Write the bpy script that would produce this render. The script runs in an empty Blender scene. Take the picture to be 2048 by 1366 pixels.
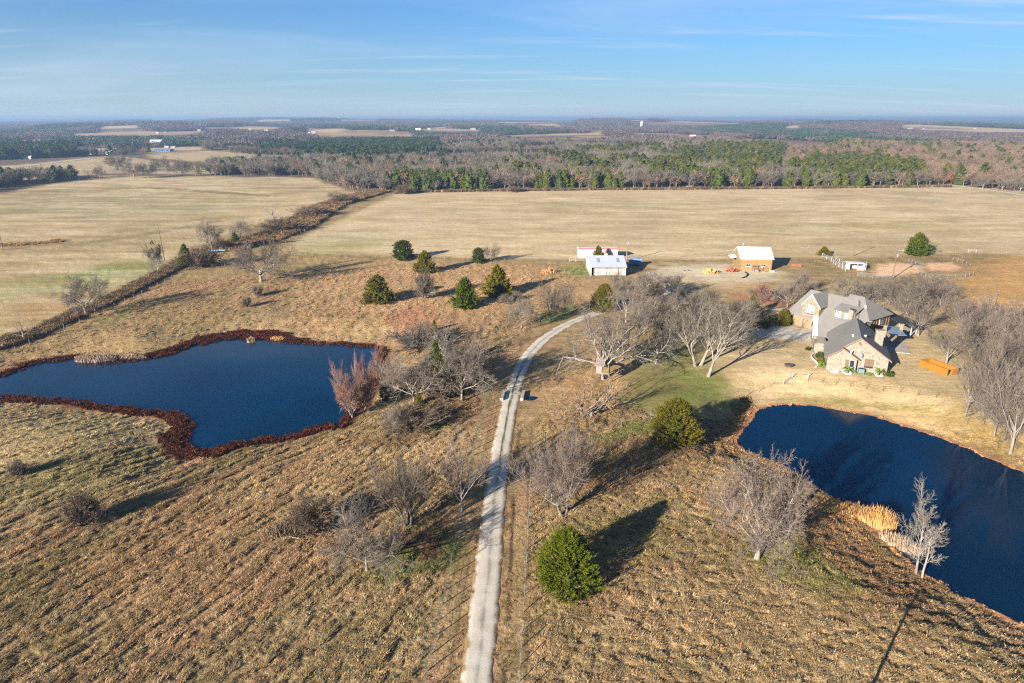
import bpy, bmesh, math, random
import numpy as np
from mathutils import Vector, Matrix

# ------------------------------------------------------------------ scene, camera, light
S = bpy.context.scene
COL = S.collection
R = math.radians
FPX, PITCH, CAMH = 1365.33, R(18.1), 50.0          # focal length in 2048-px photo pixels
cam_d = bpy.data.cameras.new("camera")
cam = bpy.data.objects.new("camera", cam_d); COL.objects.link(cam)
cam_d.lens = 24.0; cam_d.sensor_width = 36.0; cam_d.clip_start = 0.5; cam_d.clip_end = 60000
cam.location = (0, 0, CAMH); cam.rotation_euler = (R(90) - PITCH, 0, 0)
S.camera = cam

SUN_EL, SUN_AZ = R(17.5), R(180 + 41)               # azimuth clockwise from +Y, where the sun stands
w = bpy.data.worlds.new("World"); S.world = w; w.use_nodes = True
nt = w.node_tree; nt.nodes.clear()
wo = nt.nodes.new("ShaderNodeOutputWorld"); bg = nt.nodes.new("ShaderNodeBackground")
sky = nt.nodes.new("ShaderNodeTexSky"); sky.sky_type = 'NISHITA'; sky.sun_disc = False
sky.sun_elevation = SUN_EL; sky.sun_rotation = SUN_AZ
sky.air_density = 1.0; sky.dust_density = 0.35; sky.ozone_density = 2.2; sky.altitude = 250
bg.inputs["Strength"].default_value = 0.05
# thin cirrus: noise on a high plane, stretched along the wind
tc = nt.nodes.new("ShaderNodeTexCoord"); sep = nt.nodes.new("ShaderNodeSeparateXYZ")
nt.links.new(tc.outputs["Generated"], sep.inputs[0])
def wmath(op, a, b=None, clamp=False):
    n = nt.nodes.new("ShaderNodeMath"); n.operation = op; n.use_clamp = clamp
    for i, v in enumerate((a, b)):
        if v is None: continue
        if isinstance(v, (int, float)): n.inputs[i].default_value = v
        else: nt.links.new(v, n.inputs[i])
    return n.outputs[0]
zc = wmath('ADD', wmath('MAXIMUM', sep.outputs[2], 0.0), 0.09)
cx = wmath('DIVIDE', sep.outputs[0], zc); cy = wmath('DIVIDE', sep.outputs[1], zc)
cmb = nt.nodes.new("ShaderNodeCombineXYZ"); nt.links.new(cx, cmb.inputs[0]); nt.links.new(cy, cmb.inputs[1])
def cloud(scale, rot, loc, detail, lo, hi):
    mp = nt.nodes.new("ShaderNodeMapping"); mp.inputs["Scale"].default_value = scale
    mp.inputs["Rotation"].default_value = (0, 0, rot); mp.inputs["Location"].default_value = loc
    nt.links.new(cmb.outputs[0], mp.inputs[0])
    nz = nt.nodes.new("ShaderNodeTexNoise"); nz.inputs["Scale"].default_value = 1.0
    nz.inputs["Detail"].default_value = detail; nz.inputs["Roughness"].default_value = 0.6
    nz.inputs["Distortion"].default_value = 0.5
    nt.links.new(mp.outputs[0], nz.inputs[0])
    mr = nt.nodes.new("ShaderNodeMapRange"); mr.interpolation_type = 'SMOOTHSTEP'
    mr.inputs[1].default_value = lo; mr.inputs[2].default_value = hi
    nt.links.new(nz.outputs[0], mr.inputs[0])
    return mr.outputs[0]
veil = cloud((0.22, 0.45, 1), R(14), (3.1, 0.6, 0), 6, 0.42, 0.76)
wisp = cloud((0.28, 1.9, 1), R(-10), (0.4, 7.3, 0), 9, 0.53, 0.74)
cf = wmath('ADD', wmath('MULTIPLY', veil, 0.45), wmath('MULTIPLY', wisp, 0.80), True)
mu = nt.nodes.new("ShaderNodeMix"); mu.data_type = 'RGBA'; mu.blend_type = 'MULTIPLY'; mu.inputs[0].default_value = 1.0
nt.links.new(sky.outputs[0], mu.inputs[6]); mu.inputs[7].default_value = (0.10, 0.42, 0.78, 1)
# low haze layer all round the horizon
hf = wmath('MULTIPLY', wmath('EXPONENT', wmath('MULTIPLY', wmath('MAXIMUM', sep.outputs[2], 0.0), -10.0)), 0.92)
hs = nt.nodes.new("ShaderNodeMix"); hs.data_type = 'RGBA'
nt.links.new(hf, hs.inputs[0]); nt.links.new(mu.outputs[2], hs.inputs[6]); hs.inputs[7].default_value = (3.05, 3.6, 4.05, 1)
mixc = nt.nodes.new("ShaderNodeMix"); mixc.data_type = 'RGBA'
nt.links.new(cf, mixc.inputs[0]); nt.links.new(hs.outputs[2], mixc.inputs[6])
mixc.inputs[7].default_value = (3.3, 4.0, 4.8, 1)
nt.links.new(mixc.outputs[2], bg.inputs[0]); nt.links.new(bg.outputs[0], wo.inputs[0])

sd = bpy.data.lights.new("sun", 'SUN'); sun = bpy.data.objects.new("sun", sd); COL.objects.link(sun)
sd.energy = 5.0; sd.angle = R(0.53); sd.color = (1.0, 0.91, 0.79)
sv = Vector((math.sin(SUN_AZ) * math.cos(SUN_EL), math.cos(SUN_AZ) * math.cos(SUN_EL), math.sin(SUN_EL)))
sun.rotation_euler = sv.to_track_quat('Z', 'Y').to_euler(); sun.location = (-80, -90, 120)
vs = S.view_settings
vs.view_transform = 'Standard'; vs.look = 'None'; vs.gamma = 1.0; vs.exposure = 1.92; vs.use_curve_mapping = False
S.render.engine = 'CYCLES'
S.cycles.use_denoising = False; S.cycles.filter_width = 1.2; S.cycles.max_bounces = 6; S.cycles.diffuse_bounces = 3
S.cycles.glossy_bounces = 2; S.cycles.transparent_max_bounces = 8; S.cycles.volume_bounces = 0
S.cycles.sample_clamp_indirect = 6

# ------------------------------------------------------------------ helpers
def lin(c): 
    c = c / 255.0
    return c / 12.92 if c <= 0.04045 else ((c + 0.055) / 1.055) ** 2.4
KA = 1.75                                            # display value of a flat sunlit surface / its albedo
def A(r, g, b, k=KA): return (lin(r) / k, lin(g) / k, lin(b) / k)

sP, cP = math.sin(PITCH), math.cos(PITCH)
def U(px, py, z=0.0):
    a = (px - 1024) / FPX; b = (683 - py) / FPX
    d = (a, cP + b * sP, -sP + b * cP); t = (z - CAMH) / d[2]
    return (t * d[0], t * d[1], z)
def depth_of(x, y, z=0.0): return y * cP - (z - CAMH) * sP
def height_to(y, py, z0=0.0):                        # height above z0 of the photo row py on a vertical at distance y
    b = (683 - py) / FPX
    return CAMH + y * (b * cP - sP) / (cP + b * sP) - z0

def hsh(ix, iy, seed):
    v = np.sin(ix * 127.1 + iy * 311.7 + seed * 74.7) * 43758.5453
    return v - np.floor(v)
def vnoise(x, y, seed=0):
    x = np.asarray(x, float); y = np.asarray(y, float)
    xi = np.floor(x); yi = np.floor(y); fx = x - xi; fy = y - yi
    fx = fx * fx * (3 - 2 * fx); fy = fy * fy * (3 - 2 * fy)
    a = hsh(xi, yi, seed); b = hsh(xi + 1, yi, seed); c = hsh(xi, yi + 1, seed); d = hsh(xi + 1, yi + 1, seed)
    return (a * (1 - fx) + b * fx) * (1 - fy) + (c * (1 - fx) + d * fx) * fy
def fbm(x, y, seed=0, oct=3):
    s = 0; a = 0.5; t = 0
    for o in range(oct):
        s = s + a * vnoise(x, y, seed + o * 13); t += a; a *= 0.5; x = x * 2.03 + 5.3; y = y * 2.03 + 1.7
    return s / t
def sstep(a, b, x):
    t = np.clip((x - a) / (b - a), 0, 1); return t * t * (3 - 2 * t)

def smooth_poly(pts, n=6, closed=True):
    P = [np.array(p, float) for p in pts]; N = len(P); out = []
    rng = range(N) if closed else range(N - 1)
    for i in rng:
        if closed: p0, p1, p2, p3 = P[i - 1], P[i], P[(i + 1) % N], P[(i + 2) % N]
        else: p0, p1, p2, p3 = P[max(i - 1, 0)], P[i], P[i + 1], P[min(i + 2, N - 1)]
        for k in range(n):
            t = k / n
            out.append(0.5 * ((2 * p1) + (-p0 + p2) * t + (2 * p0 - 5 * p1 + 4 * p2 - p3) * t * t + (-p0 + 3 * p1 - 3 * p2 + p3) * t ** 3))
    if not closed: out.append(P[-1])
    return np.array(out)
def seg_dist(X, Y, pts, closed=True):
    d = np.full(X.shape, 1e9); n = len(pts)
    for i in range(n if closed else n - 1):
        a = pts[i]; b = pts[(i + 1) % n]; ex, ey = b[0] - a[0], b[1] - a[1]; L = ex * ex + ey * ey + 1e-12
        t = np.clip(((X - a[0]) * ex + (Y - a[1]) * ey) / L, 0, 1)
        d = np.minimum(d, (X - a[0] - t * ex) ** 2 + (Y - a[1] - t * ey) ** 2)
    return np.sqrt(d)
def inside(X, Y, pts):
    r = np.zeros(X.shape, bool); n = len(pts)
    for i in range(n):
        x1, y1 = pts[i][:2]; x2, y2 = pts[(i + 1) % n][:2]
        if y1 == y2: continue
        c = ((y1 > Y) != (y2 > Y)) & (X < (x2 - x1) * (Y - y1) / (y2 - y1) + x1)
        r ^= c
    return r
def sdf(X, Y, pts, reach=60.0):                      # negative inside; clipped outside the reach
    pts = np.asarray(pts)[:, :2]; out = np.full(X.shape, reach, float)
    lo = pts.min(0) - reach; hi = pts.max(0) + reach
    m = (X > lo[0]) & (X < hi[0]) & (Y > lo[1]) & (Y < hi[1])
    if m.any():
        x, y = X[m], Y[m]; d = seg_dist(x, y, pts); out[m] = np.where(inside(x, y, pts), -d, d)
    return out

# ------------------------------------------------------------------ plan of the place
ZL, ZR = -2.0, -2.4                                   # water levels of the two ponds
PL_PX = [(-190, 790), (-120, 775), (-40, 762), (0, 752), (30, 741), (70, 726), (110, 719), (160, 716), (200, 721), (250, 722), (300, 715),
      (340, 705), (375, 694), (420, 684), (470, 677), (520, 677), (560, 681), (600, 684), (660, 688), (720, 691), (752, 698), (766, 710),
      (757, 735), (735, 785), (706, 833), (690, 846), (650, 856), (600, 870), (550, 880), (500, 886), (450, 896), (405, 905), (372, 905),
      (358, 891), (362, 872), (372, 857), (366, 843), (340, 835), (300, 828), (250, 822), (200, 815), (150, 808), (100, 803), (50, 800),
      (0, 797), (-90, 802), (-180, 808)]
PR_PX = [(1476, 885), (1482, 866), (1502, 847), (1518, 824), (1536, 814), (1566, 811), (1600, 812), (1640, 816), (1680, 822), (1720, 828),
      (1760, 837), (1800, 850), (1850, 866), (1900, 885), (1950, 905), (2000, 928), (2048, 948), (2140, 990), (2260, 1080), (2330, 1200),
      (2320, 1330), (2230, 1350), (2120, 1290), (2048, 1250), (2000, 1226), (1950, 1201), (1900, 1172), (1850, 1145), (1800, 1105), (1750, 1055),
      (1695, 1012), (1645, 982), (1600, 950), (1560, 925), (1516, 908), (1490, 897)]
POND_L = smooth_poly([U(x, y, ZL)[:2] for x, y in PL_PX], 4)
POND_R = smooth_poly([U(x, y, ZR)[:2] for x, y in PR_PX], 4)
def wob(P, amp, sc, seed):
    c = P.mean(0); d = P - c; r = np.linalg.norm(d, axis=1, keepdims=True)
    return P + d / r * ((fbm(P[:, 0] * sc, P[:, 1] * sc, seed, 2) - 0.5) * 2 * amp)[:, None]
POND_L = wob(POND_L, 0.9, 0.35, 3); POND_R = wob(POND_R, 0.5, 0.35, 4)

def gpx(l): return np.array([U(x, y)[:2] for x, y in l])
ROAD = smooth_poly(gpx([(943, 1440), (952, 1366), (966, 1240), (978, 1120), (989, 1000), (1003, 900), (1015, 830), (1027, 780), (1042, 738),
                        (1064, 702), (1097, 672), (1143, 645), (1200, 625), (1262, 611), (1330, 605), (1420, 609), (1500, 616), (1572, 619)]), 10, False)
LANE = smooth_poly(gpx([(1262, 611), (1312, 600), (1338, 588), (1332, 568), (1306, 552), (1300, 545)]), 6, False)
FARROAD = gpx([(-60, 345), (60, 332), (165, 319), (215, 313), (240, 312)])
RIVERROAD = gpx([(1862, 366), (1905, 370), (1960, 377), (2060, 392)])
HOUSE_O = np.array(U(1652, 739)[:2]); HA = R(-20.0)
def house_w(x, y): return HOUSE_O + np.array([x * math.cos(HA) - y * math.sin(HA), x * math.sin(HA) + y * math.cos(HA)])

def vec2(a, b):
    d = np.array(U(*b)[:2]) - np.array(U(*a)[:2]); return d / np.linalg.norm(d)
DIR_L = vec2((0, 1150), (300, 1000)); DIR_R = vec2((1500, 1260), (1700, 1275)); DIR_M = vec2((640, 640), (740, 575))
def aniso(X, Y, d, lu, lv, seed, oct=3):
    return fbm((X * d[0] + Y * d[1]) / lu, (-X * d[1] + Y * d[0]) / lv, seed, oct)

PASTURE = gpx([(566, 498), (650, 455), (792, 387), (1000, 381), (1500, 377), (1900, 371), (2300, 395), (2300, 520), (1950, 505), (1700, 513),
               (1300, 519), (1100, 521), (800, 514), (640, 507)])
LEFTFIELD = gpx([(-300, 420), (-40, 388), (60, 376), (200, 352), (420, 352), (620, 356), (700, 380), (735, 390), (560, 440), (430, 480), (300, 535), (180, 610), (60, 660), (-60, 700), (-300, 760)])
LAWN = gpx([(1240, 800), (1270, 700), (1320, 655), (1420, 650), (1480, 690), (1470, 760), (1440, 800), (1330, 830)])
YARD = gpx([(1440, 640), (1600, 610), (1700, 560), (1860, 600), (1900, 700), (2100, 760), (2100, 880), (1900, 830), (1640, 790), (1500, 810), (1440, 760)])
BARNYARD = gpx([(1190, 622), (1175, 560), (1250, 545), (1320, 524), (1600, 522), (1760, 560), (1620, 640), (1440, 645), (1300, 640)])
VERGE = gpx([(1045, 830), (1060, 740), (1140, 690), (1260, 660), (1300, 690), (1260, 760), (1180, 800), (1100, 835)])
ROUGH_OFF = [LAWN, YARD, BARNYARD]
rough_rng = None
def road_d(X, Y):
    out = np.full(X.shape, 60.0)
    lo = ROAD.min(0) - 12; hi = ROAD.max(0) + 12
    m = (X > lo[0]) & (X < hi[0]) & (Y > lo[1]) & (Y < hi[1])
    if m.any(): out[m] = np.minimum(seg_dist(X[m], Y[m], ROAD[::2], False), seg_dist(X[m], Y[m], LANE, False))
    return out

FARMOUND = []
def base_h(X, Y):
    """Terrain without clods: pond basins near, rolling hills far."""
    X = np.asarray(X, float); Y = np.asarray(Y, float); D = np.hypot(X, Y)
    h = np.zeros(X.shape)
    for P, zw, bank in ((POND_L, ZL, 16.0), (POND_R, ZR, 15.0)):
        d = sdf(X, Y, P, 40.0)
        out = zw * (1 - sstep(0, bank, d)); inn = zw - 0.45 * np.clip(-d, 0, 6) ** 0.8 * 0.9
        h = np.minimum(h, np.where(d > 0, out - zw * 0 , inn))
    rd = road_d(X, Y); h = h * sstep(1.5, 9, rd) if X.size else h
    f = sstep(600, 2600, D)
    h = h + f * (4 + 9 * sstep(3500, 9000, D)) * (fbm(X / 900, Y / 900, 21, 3) - 0.42) * 1.6
    for P, c in FARMOUND:
        s_ = 0.22 * c; h = h + 0.0032 * c * (1 - sstep(-s_ * 0.2, s_, sdf(X, Y, P, s_ * 1.2)))
    return h
def rough(X, Y):
    """0..1 how tussocky the ground is."""
    r = np.ones(X.shape); D = np.hypot(X, Y)
    r *= 1 - 0.8 * (1 - sstep(-2, 3, sdf(X, Y, PASTURE, 30))); r *= 1 - 0.65 * (1 - sstep(-2, 3, sdf(X, Y, LEFTFIELD, 30)))
    for p in ROUGH_OFF: r *= 1 - 0.85 * (1 - sstep(-1, 4, sdf(X, Y, p, 30)))
    r *= 0.25 + 0.75 * sstep(2.2, 8.5, road_d(X, Y)); r *= sstep(1.2, 2.2, road_d(X, Y))
    r *= 1 - sstep(330, 480, D)
    r *= 1 - 0.5 * (1 - sstep(-1, 4, sdf(X, Y, VERGE, 30)))
    for P in (POND_L, POND_R): r *= sstep(-0.5, 2.5, sdf(X, Y, P, 20))
    return r
def clods(X, Y):
    L = aniso(X, Y, DIR_L, 3.6, 0.70, 31); Rr = aniso(X, Y, DIR_R, 0.95, 0.60, 37); M = aniso(X, Y, DIR_M, 2.6, 0.95, 41)
    wR = sstep(2, 10, X); wM = sstep(105, 125, Y) * (1 - wR)
    n = L * (1 - wR) * (1 - wM) + Rr * wR + M * wM
    f = fbm(X * 1.9, Y * 1.9, 47, 2)
    n = 0.62 * n + 0.38 * f
    return np.clip((n - 0.36) * 2.8, 0, 1)

# ------------------------------------------------------------------ colour of the land (albedo)
T_TAN = A(206, 184, 142); T_PALE = A(218, 202, 166); T_BROWN = A(176, 142, 98); T_OLIVE = A(140, 130, 78); T_GREEN = A(98, 122, 48)
T_RUST = A(184, 134, 94); T_DARK = A(112, 92, 62); T_WOOD = A(120, 104, 84)
PAINT = [
 # polygon, colour, feather (m), strength, break-up noise scale (m)
 (gpx([(0, 800), (350, 840), (330, 930), (200, 1010), (0, 1040), (-200, 1000), (-200, 800)]), A(192, 170, 118), 6, 0.7, 7),
 (gpx([(0, 950), (250, 880), (380, 880), (200, 960), (0, 1000)]), A(138, 136, 76), 4, 0.42, 3),
 (gpx([(-100, 1180), (200, 1080), (200, 1120), (-100, 1260)]), A(138, 128, 70), 5, 0.6, 4),
 (gpx([(150, 1130), (420, 1010), (640, 900), (760, 870), (500, 1090), (330, 1240), (200, 1250)]), A(200, 156, 112), 6, 0.6, 5),
 (gpx([(420, 980), (820, 880), (960, 860), (900, 950), (700, 960), (520, 1040)]), A(206, 174, 124), 5, 0.75, 4),
 (gpx([(300, 1300), (600, 1180), (860, 1180), (850, 1400), (200, 1400)]), A(168, 146, 104), 6, 0.7, 4),
 (gpx([(770, 1110), (880, 1060), (930, 1080), (905, 1130), (820, 1165), (740, 1170)]), A(74, 104, 26), 2.0, 0.8, 2.2),
 (gpx([(800, 1080), (880, 1060), (890, 1110), (830, 1130)]), A(128, 92, 74), 1.6, 0.8, 2),
 (gpx([(745, 880), (830, 850), (960, 800), (940, 830), (830, 880), (760, 890)]), A(112, 88, 58), 3, 0.7, 3),
 (gpx([(850, 850), (890, 840), (895, 852), (860, 860)]), A(112, 138, 50), 1.0, 0.8, 1.2),
 (gpx([(1080, 1050), (1200, 1030), (1320, 990), (1330, 1060), (1200, 1160), (1080, 1200)]), A(160, 146, 84), 4, 0.6, 3),
 (gpx([(1100, 960), (1300, 880), (1480, 880), (1420, 930), (1300, 980), (1180, 1010)]), A(158, 124, 88), 5, 0.7, 4),
 (gpx([(1400, 930), (1520, 900), (1640, 990), (1560, 1010), (1420, 1000)]), A(212, 176, 122), 4, 0.7, 4),
 (gpx([(1480, 1080), (1580, 1060), (1700, 1130), (1720, 1190), (1600, 1170), (1500, 1130)]), A(128, 140, 56), 3, 0.6, 2),
 (gpx([(1560, 1000), (1700, 1030), (1830, 1150), (1900, 1240), (1780, 1200), (1620, 1080)]), A(150, 112, 74), 4, 0.6, 3),
 (gpx([(1860, 1170), (2048, 1262), (2150, 1330), (2100, 1340), (1930, 1240), (1830, 1180)]), A(198, 176, 128), 2, 0.7, 2),
 (gpx([(1180, 1220), (1500, 1180), (2048, 1340), (2048, 1420), (1100, 1420)]), A(198, 168, 122), 6, 0.6, 5),
 (gpx([(1000, 1366), (1020, 1100), (1050, 1100), (1040, 1400), (990, 1400)]), A(150, 130, 84), 0.7, 0.7, 2),
 (gpx([(1045, 870), (1090, 740), (1240, 700), (1290, 760), (1240, 830), (1100, 870)]), A(204, 168, 116), 5, 0.6, 6),
 (gpx([(1120, 760), (1200, 740), (1240, 770), (1210, 815), (1120, 810)]), A(196, 146, 96), 4, 0.5, 3),
 (LAWN, A(142, 140, 76), 7, 0.85, 5),
 (gpx([(1330, 790), (1380, 745), (1470, 755), (1460, 790), (1380, 810)]), A(136, 146, 74), 3, 0.7, 3),
 (gpx([(1250, 850), (1330, 830), (1310, 870), (1200, 880)]), A(120, 138, 60), 2, 0.7, 2),
 (gpx([(1260, 640), (1330, 610), (1500, 620), (1480, 690), (1300, 690)]), A(176, 140, 98), 5, 0.6, 4),
 (YARD, A(214, 188, 140), 6, 0.9, 8),
 (gpx([(1500, 790), (1700, 785), (1900, 830), (2048, 920), (2048, 945), (1850, 860), (1640, 812), (1540, 812)]), A(224, 190, 136), 3, 0.9, 4),
 (gpx([(1900, 790), (2048, 850), (2048, 920), (1930, 860), (1880, 820)]), A(170, 140, 78), 4, 0.7, 4),
 (gpx([(1560, 770), (1700, 782), (1860, 805), (1860, 812), (1700, 792), (1560, 782)]), A(140, 132, 64), 1.0, 0.7, 2),
 (gpx([(1480, 690), (1560, 700), (1640, 760), (1560, 790), (1470, 740)]), A(222, 196, 150), 4, 0.7, 6),
 (gpx([(1290, 545), (1330, 530), (1460, 528), (1560, 545), (1560, 560), (1440, 575), (1340, 570)]), A(228, 212, 178), 5, 0.9, 6),
 (gpx([(1190, 600), (1300, 575), (1420, 580), (1500, 600), (1570, 600), (1570, 575), (1480, 560), (1250, 560), (1180, 580)]), A(206, 172, 122), 6, 0.7, 6),
 (gpx([(1470, 590), (1560, 585), (1600, 612), (1500, 610)]), A(200, 130, 80), 3, 0.8, 4),
 (gpx([(1100, 555), (1130, 533), (1185, 530), (1182, 552), (1140, 556)]), A(124, 146, 66), 2, 0.75, 3),
 (gpx([(1500, 652), (1560, 650), (1632, 664), (1626, 684), (1560, 677), (1500, 668)]), A(226, 216, 198), 1.0, 0.95, 9),
 (gpx([(1738, 545), (1745, 527), (1800, 523), (1850, 533), (1862, 545), (1800, 556), (1745, 556)]), A(255, 208, 164), 2, 1.0, 3000),
 (gpx([(1830, 533), (1850, 524), (1905, 524), (1935, 535), (1920, 545), (1860, 545)]), A(255, 206, 162), 2, 1.0, 3000),
 (gpx([(1900, 560), (1960, 530), (2048, 500), (2200, 520), (2200, 680), (2048, 650), (1930, 600)]), A(222, 172, 108), 8, 0.85, 7),
 (gpx([(650, 560), (700, 520), (1100, 530), (1180, 560), (1150, 620), (900, 640), (700, 640), (560, 620)]), A(208, 168, 120), 8, 0.7, 8),
 (gpx([(770, 630), (850, 610), (880, 640), (820, 665)]), A(196, 138, 102), 4, 0.7, 4),
 (gpx([(190, 640), (260, 610), (270, 625), (210, 655)]), A(92, 112, 42), 2.5, 0.85, 3),
 (gpx([(300, 610), (420, 585), (440, 600), (320, 640)]), A(128, 92, 70), 4, 0.5, 4),
 (gpx([(0, 700), (150, 640), (330, 600), (500, 620), (450, 660), (300, 690), (60, 715)]), A(176, 150, 102), 6, 0.6, 6),
 (gpx([(560, 660), (760, 670), (770, 690), (560, 680)]), A(214, 180, 126), 3, 0.7, 3),
 (gpx([(1085, 625), (1140, 600), (1160, 615), (1120, 640), (1080, 650)]), A(112, 140, 60), 2, 0.7, 3),
 (gpx([(1572, 600), (1590, 588), (1604, 592), (1592, 606)]), A(124, 146, 62), 1.5, 0.8, 3),
 (PASTURE, A(222, 196, 152), 3, 0.95, 60),
 (gpx([(590, 505), (640, 470), (760, 470), (760, 500), (660, 510)]), A(178, 170, 108), 6, 0.6, 7),
 (gpx([(900, 410), (1500, 400), (1500, 416), (900, 424)]), A(196, 178, 128), 8, 0.6, 9),
 (gpx([(1500, 455), (1900, 440), (1900, 455), (1500, 470)]), A(186, 168, 112), 8, 0.6, 9),
 (gpx([(1838, 395), (1878, 393), (1880, 397), (1840, 399)]), A(232, 216, 178), 2, 0.8, 40),
 (LEFTFIELD, A(214, 188, 142), 4, 0.9, 30),
 (gpx([(0, 400), (300, 385), (520, 400), (430, 430), (150, 440), (0, 430)]), A(172, 160, 116), 10, 0.6, 9),
 (gpx([(-50, 560), (120, 545), (300, 520), (320, 535), (200, 580), (60, 600), (-50, 600)]), A(164, 162, 98), 8, 0.55, 6),
 (gpx([(90, 560), (180, 535), (300, 518), (305, 545), (200, 570)]), A(128, 148, 64), 5, 0.7, 5),
 (gpx([(-60, 640), (60, 600), (180, 580), (160, 620), (60, 650), (-60, 690)]), A(196, 158, 100), 4, 0.7, 4),
 (gpx([(0, 488), (130, 480), (150, 486), (20, 500)]), A(150, 122, 80), 2.5, 0.8, 4),
 (gpx([(120, 490), (330, 460), (440, 440), (440, 444), (330, 466), (130, 496)]), A(138, 118, 78), 1.5, 0.7, 5),
 (gpx([(0, 382), (200, 378), (300, 374), (300, 377), (200, 382), (0, 386)]), A(150, 128, 90), 1.5, 0.7, 9),
 (gpx([(300, 374), (420, 380), (540, 390), (540, 394), (420, 386), (300, 378)]), A(128, 106, 74), 1.5, 0.8, 9),
 (gpx([(-300, 430), (-40, 392), (60, 366), (220, 350), (230, 343), (440, 349), (330, 336), (200, 356), (100, 370), (-40, 398)]), A(134, 112, 80), 4, 0.7, 8),
]
FARPAINT = [
 (gpx([(-200, 345), (60, 328), (165, 316), (250, 314), (420, 335), (430, 350), (230, 346), (60, 358), (-100, 372), (-200, 380)]), A(206, 184, 140), 5, 0.95, 40),
 (gpx([(296, 303), (420, 301), (520, 310), (610, 313), (610, 326), (500, 325), (380, 324), (300, 316)]), A(204, 182, 138), 8, 0.95, 60),
 (gpx([(830, 316), (900, 308), (1120, 306), (1180, 313), (1120, 322), (1000, 318), (900, 322)]), A(196, 164, 120), 12, 0.9, 60),
 (gpx([(1020, 293), (1110, 291), (1125, 302), (1040, 304)]), A(206, 182, 138), 12, 0.9, 60),
 (gpx([(900, 292), (926, 291), (926, 297), (902, 297)]), A(214, 184, 136), 9, 0.9, 60),
 (gpx([(1450, 283), (1530, 281), (1680, 290), (1700, 297), (1620, 312), (1560, 306), (1500, 296)]), A(142, 114, 92), 12, 0.95, 60),
 (gpx([(1590, 306), (1625, 304), (1625, 311), (1600, 312)]), A(180, 150, 100), 8, 0.8, 60),
]
for pts in ([(1786, 259), (1830, 257), (1870, 258), (1950, 262), (2100, 267), (2100, 273), (1920, 270), (1800, 266)],
            [(186, 262.5), (290, 261), (292, 266), (190, 267)], [(365, 256), (440, 254.5), (445, 259), (370, 260.5)], [(466, 262), (560, 262), (565, 267), (520, 270), (470, 267)],
            [(590, 270), (700, 267.5), (712, 272), (640, 275)], [(505, 249), (590, 248.5), (590, 252), (510, 252)], [(850, 260), (895, 257.5), (905, 264), (862, 267)],
            [(985, 248.5), (1140, 248.5), (1165, 251), (1140, 253.5), (1000, 253)], [(1150, 273), (1218, 266), (1210, 272), (1165, 277)], [(1030, 265), (1046, 264), (1046, 267), (1030, 267)],
            [(672, 248), (760, 247), (760, 250), (680, 251)], [(1250, 252), (1290, 251), (1300, 254), (1255, 255)], [(1555, 262), (1610, 260), (1612, 264), (1560, 265)],
            [(40, 242.5), (180, 241.5), (180, 244), (40, 244.5)], [(1330, 252), (1480, 253), (1480, 256), (1340, 256)], [(1640, 247), (1720, 246), (1720, 248.5), (1640, 249)],
            [(1880, 243), (2000, 243), (2000, 245), (1880, 245)], [(1730, 258), (1760, 257), (1760, 260), (1735, 260)], [(300, 247), (420, 246), (420, 248), (300, 249)]):
    FARPAINT.append((gpx(pts), A(222, 190, 142), 25, 1.0, 3000))
_r = random.Random(12)
for _i in range(46):
    _d = 1250 * (3.2 ** _r.random()); _a = R(_r.uniform(-38, 38)); _w, _l = _d * _r.uniform(.025, .07), _d * _r.uniform(.035, .085)
    _q = [((_d + _l * math.sin(t) * _r.uniform(.75, 1.15)), _w * math.cos(t) * _r.uniform(.75, 1.15)) for t in [k * .6283 for k in range(10)]]
    FARPAINT.append((np.array([(p * math.sin(_a) + q * math.cos(_a), p * math.cos(_a) - q * math.sin(_a)) for p, q in _q]), [A(214, 184, 138), A(196, 164, 120), A(170, 138, 108)][_i % 3], 12, .95, 2000))
FARFIELDS = [p[0] for p in FARPAINT]
WOODS = [gpx([(612, 374), (735, 380), (800, 383), (945, 379), (1200, 377), (1500, 375), (1700, 373), (1850, 371), (1960, 375), (2250, 405), (2250, 280), (612, 288)]),
         gpx([(410, 352), (615, 353), (615, 326), (520, 329), (410, 334)]),
         gpx([(-200, 405), (0, 376), (60, 366), (150, 363), (158, 357), (60, 348), (0, 350), (-200, 362)]),
         gpx([(-250, 330), (0, 320), (150, 314), (166, 305), (166, 296), (-250, 290)]),
         gpx([(400, 302), (640, 294), (640, 314), (520, 309)]),]
CEDARS = [(WOODS[3], 0.9), (gpx([(-300, 292), (330, 284), (700, 276), (700, 262), (-300, 266)]), 0.55), (gpx([(440, 300), (640, 282), (880, 280), (880, 318), (720, 326), (600, 320), (600, 312), (520, 308)]), 0.88),
          (gpx([(1080, 345), (1100, 310), (1330, 300), (1330, 345), (1200, 360)]), 0.50), (gpx([(1300, 375), (1310, 320), (1480, 300), (1570, 310), (1560, 345), (1520, 372)]), 0.62),
          (gpx([(1560, 352), (1640, 322), (1830, 340), (1850, 368), (1650, 365)]), 0.60), (gpx([(780, 360), (1080, 340), (1090, 378), (790, 382)]), 0.34), (gpx([(1290, 379), (1720, 377), (1720, 364), (1290, 366)]), 0.5), (gpx([(900, 383), (1300, 381), (1300, 368), (900, 370)]), 0.4)]
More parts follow.
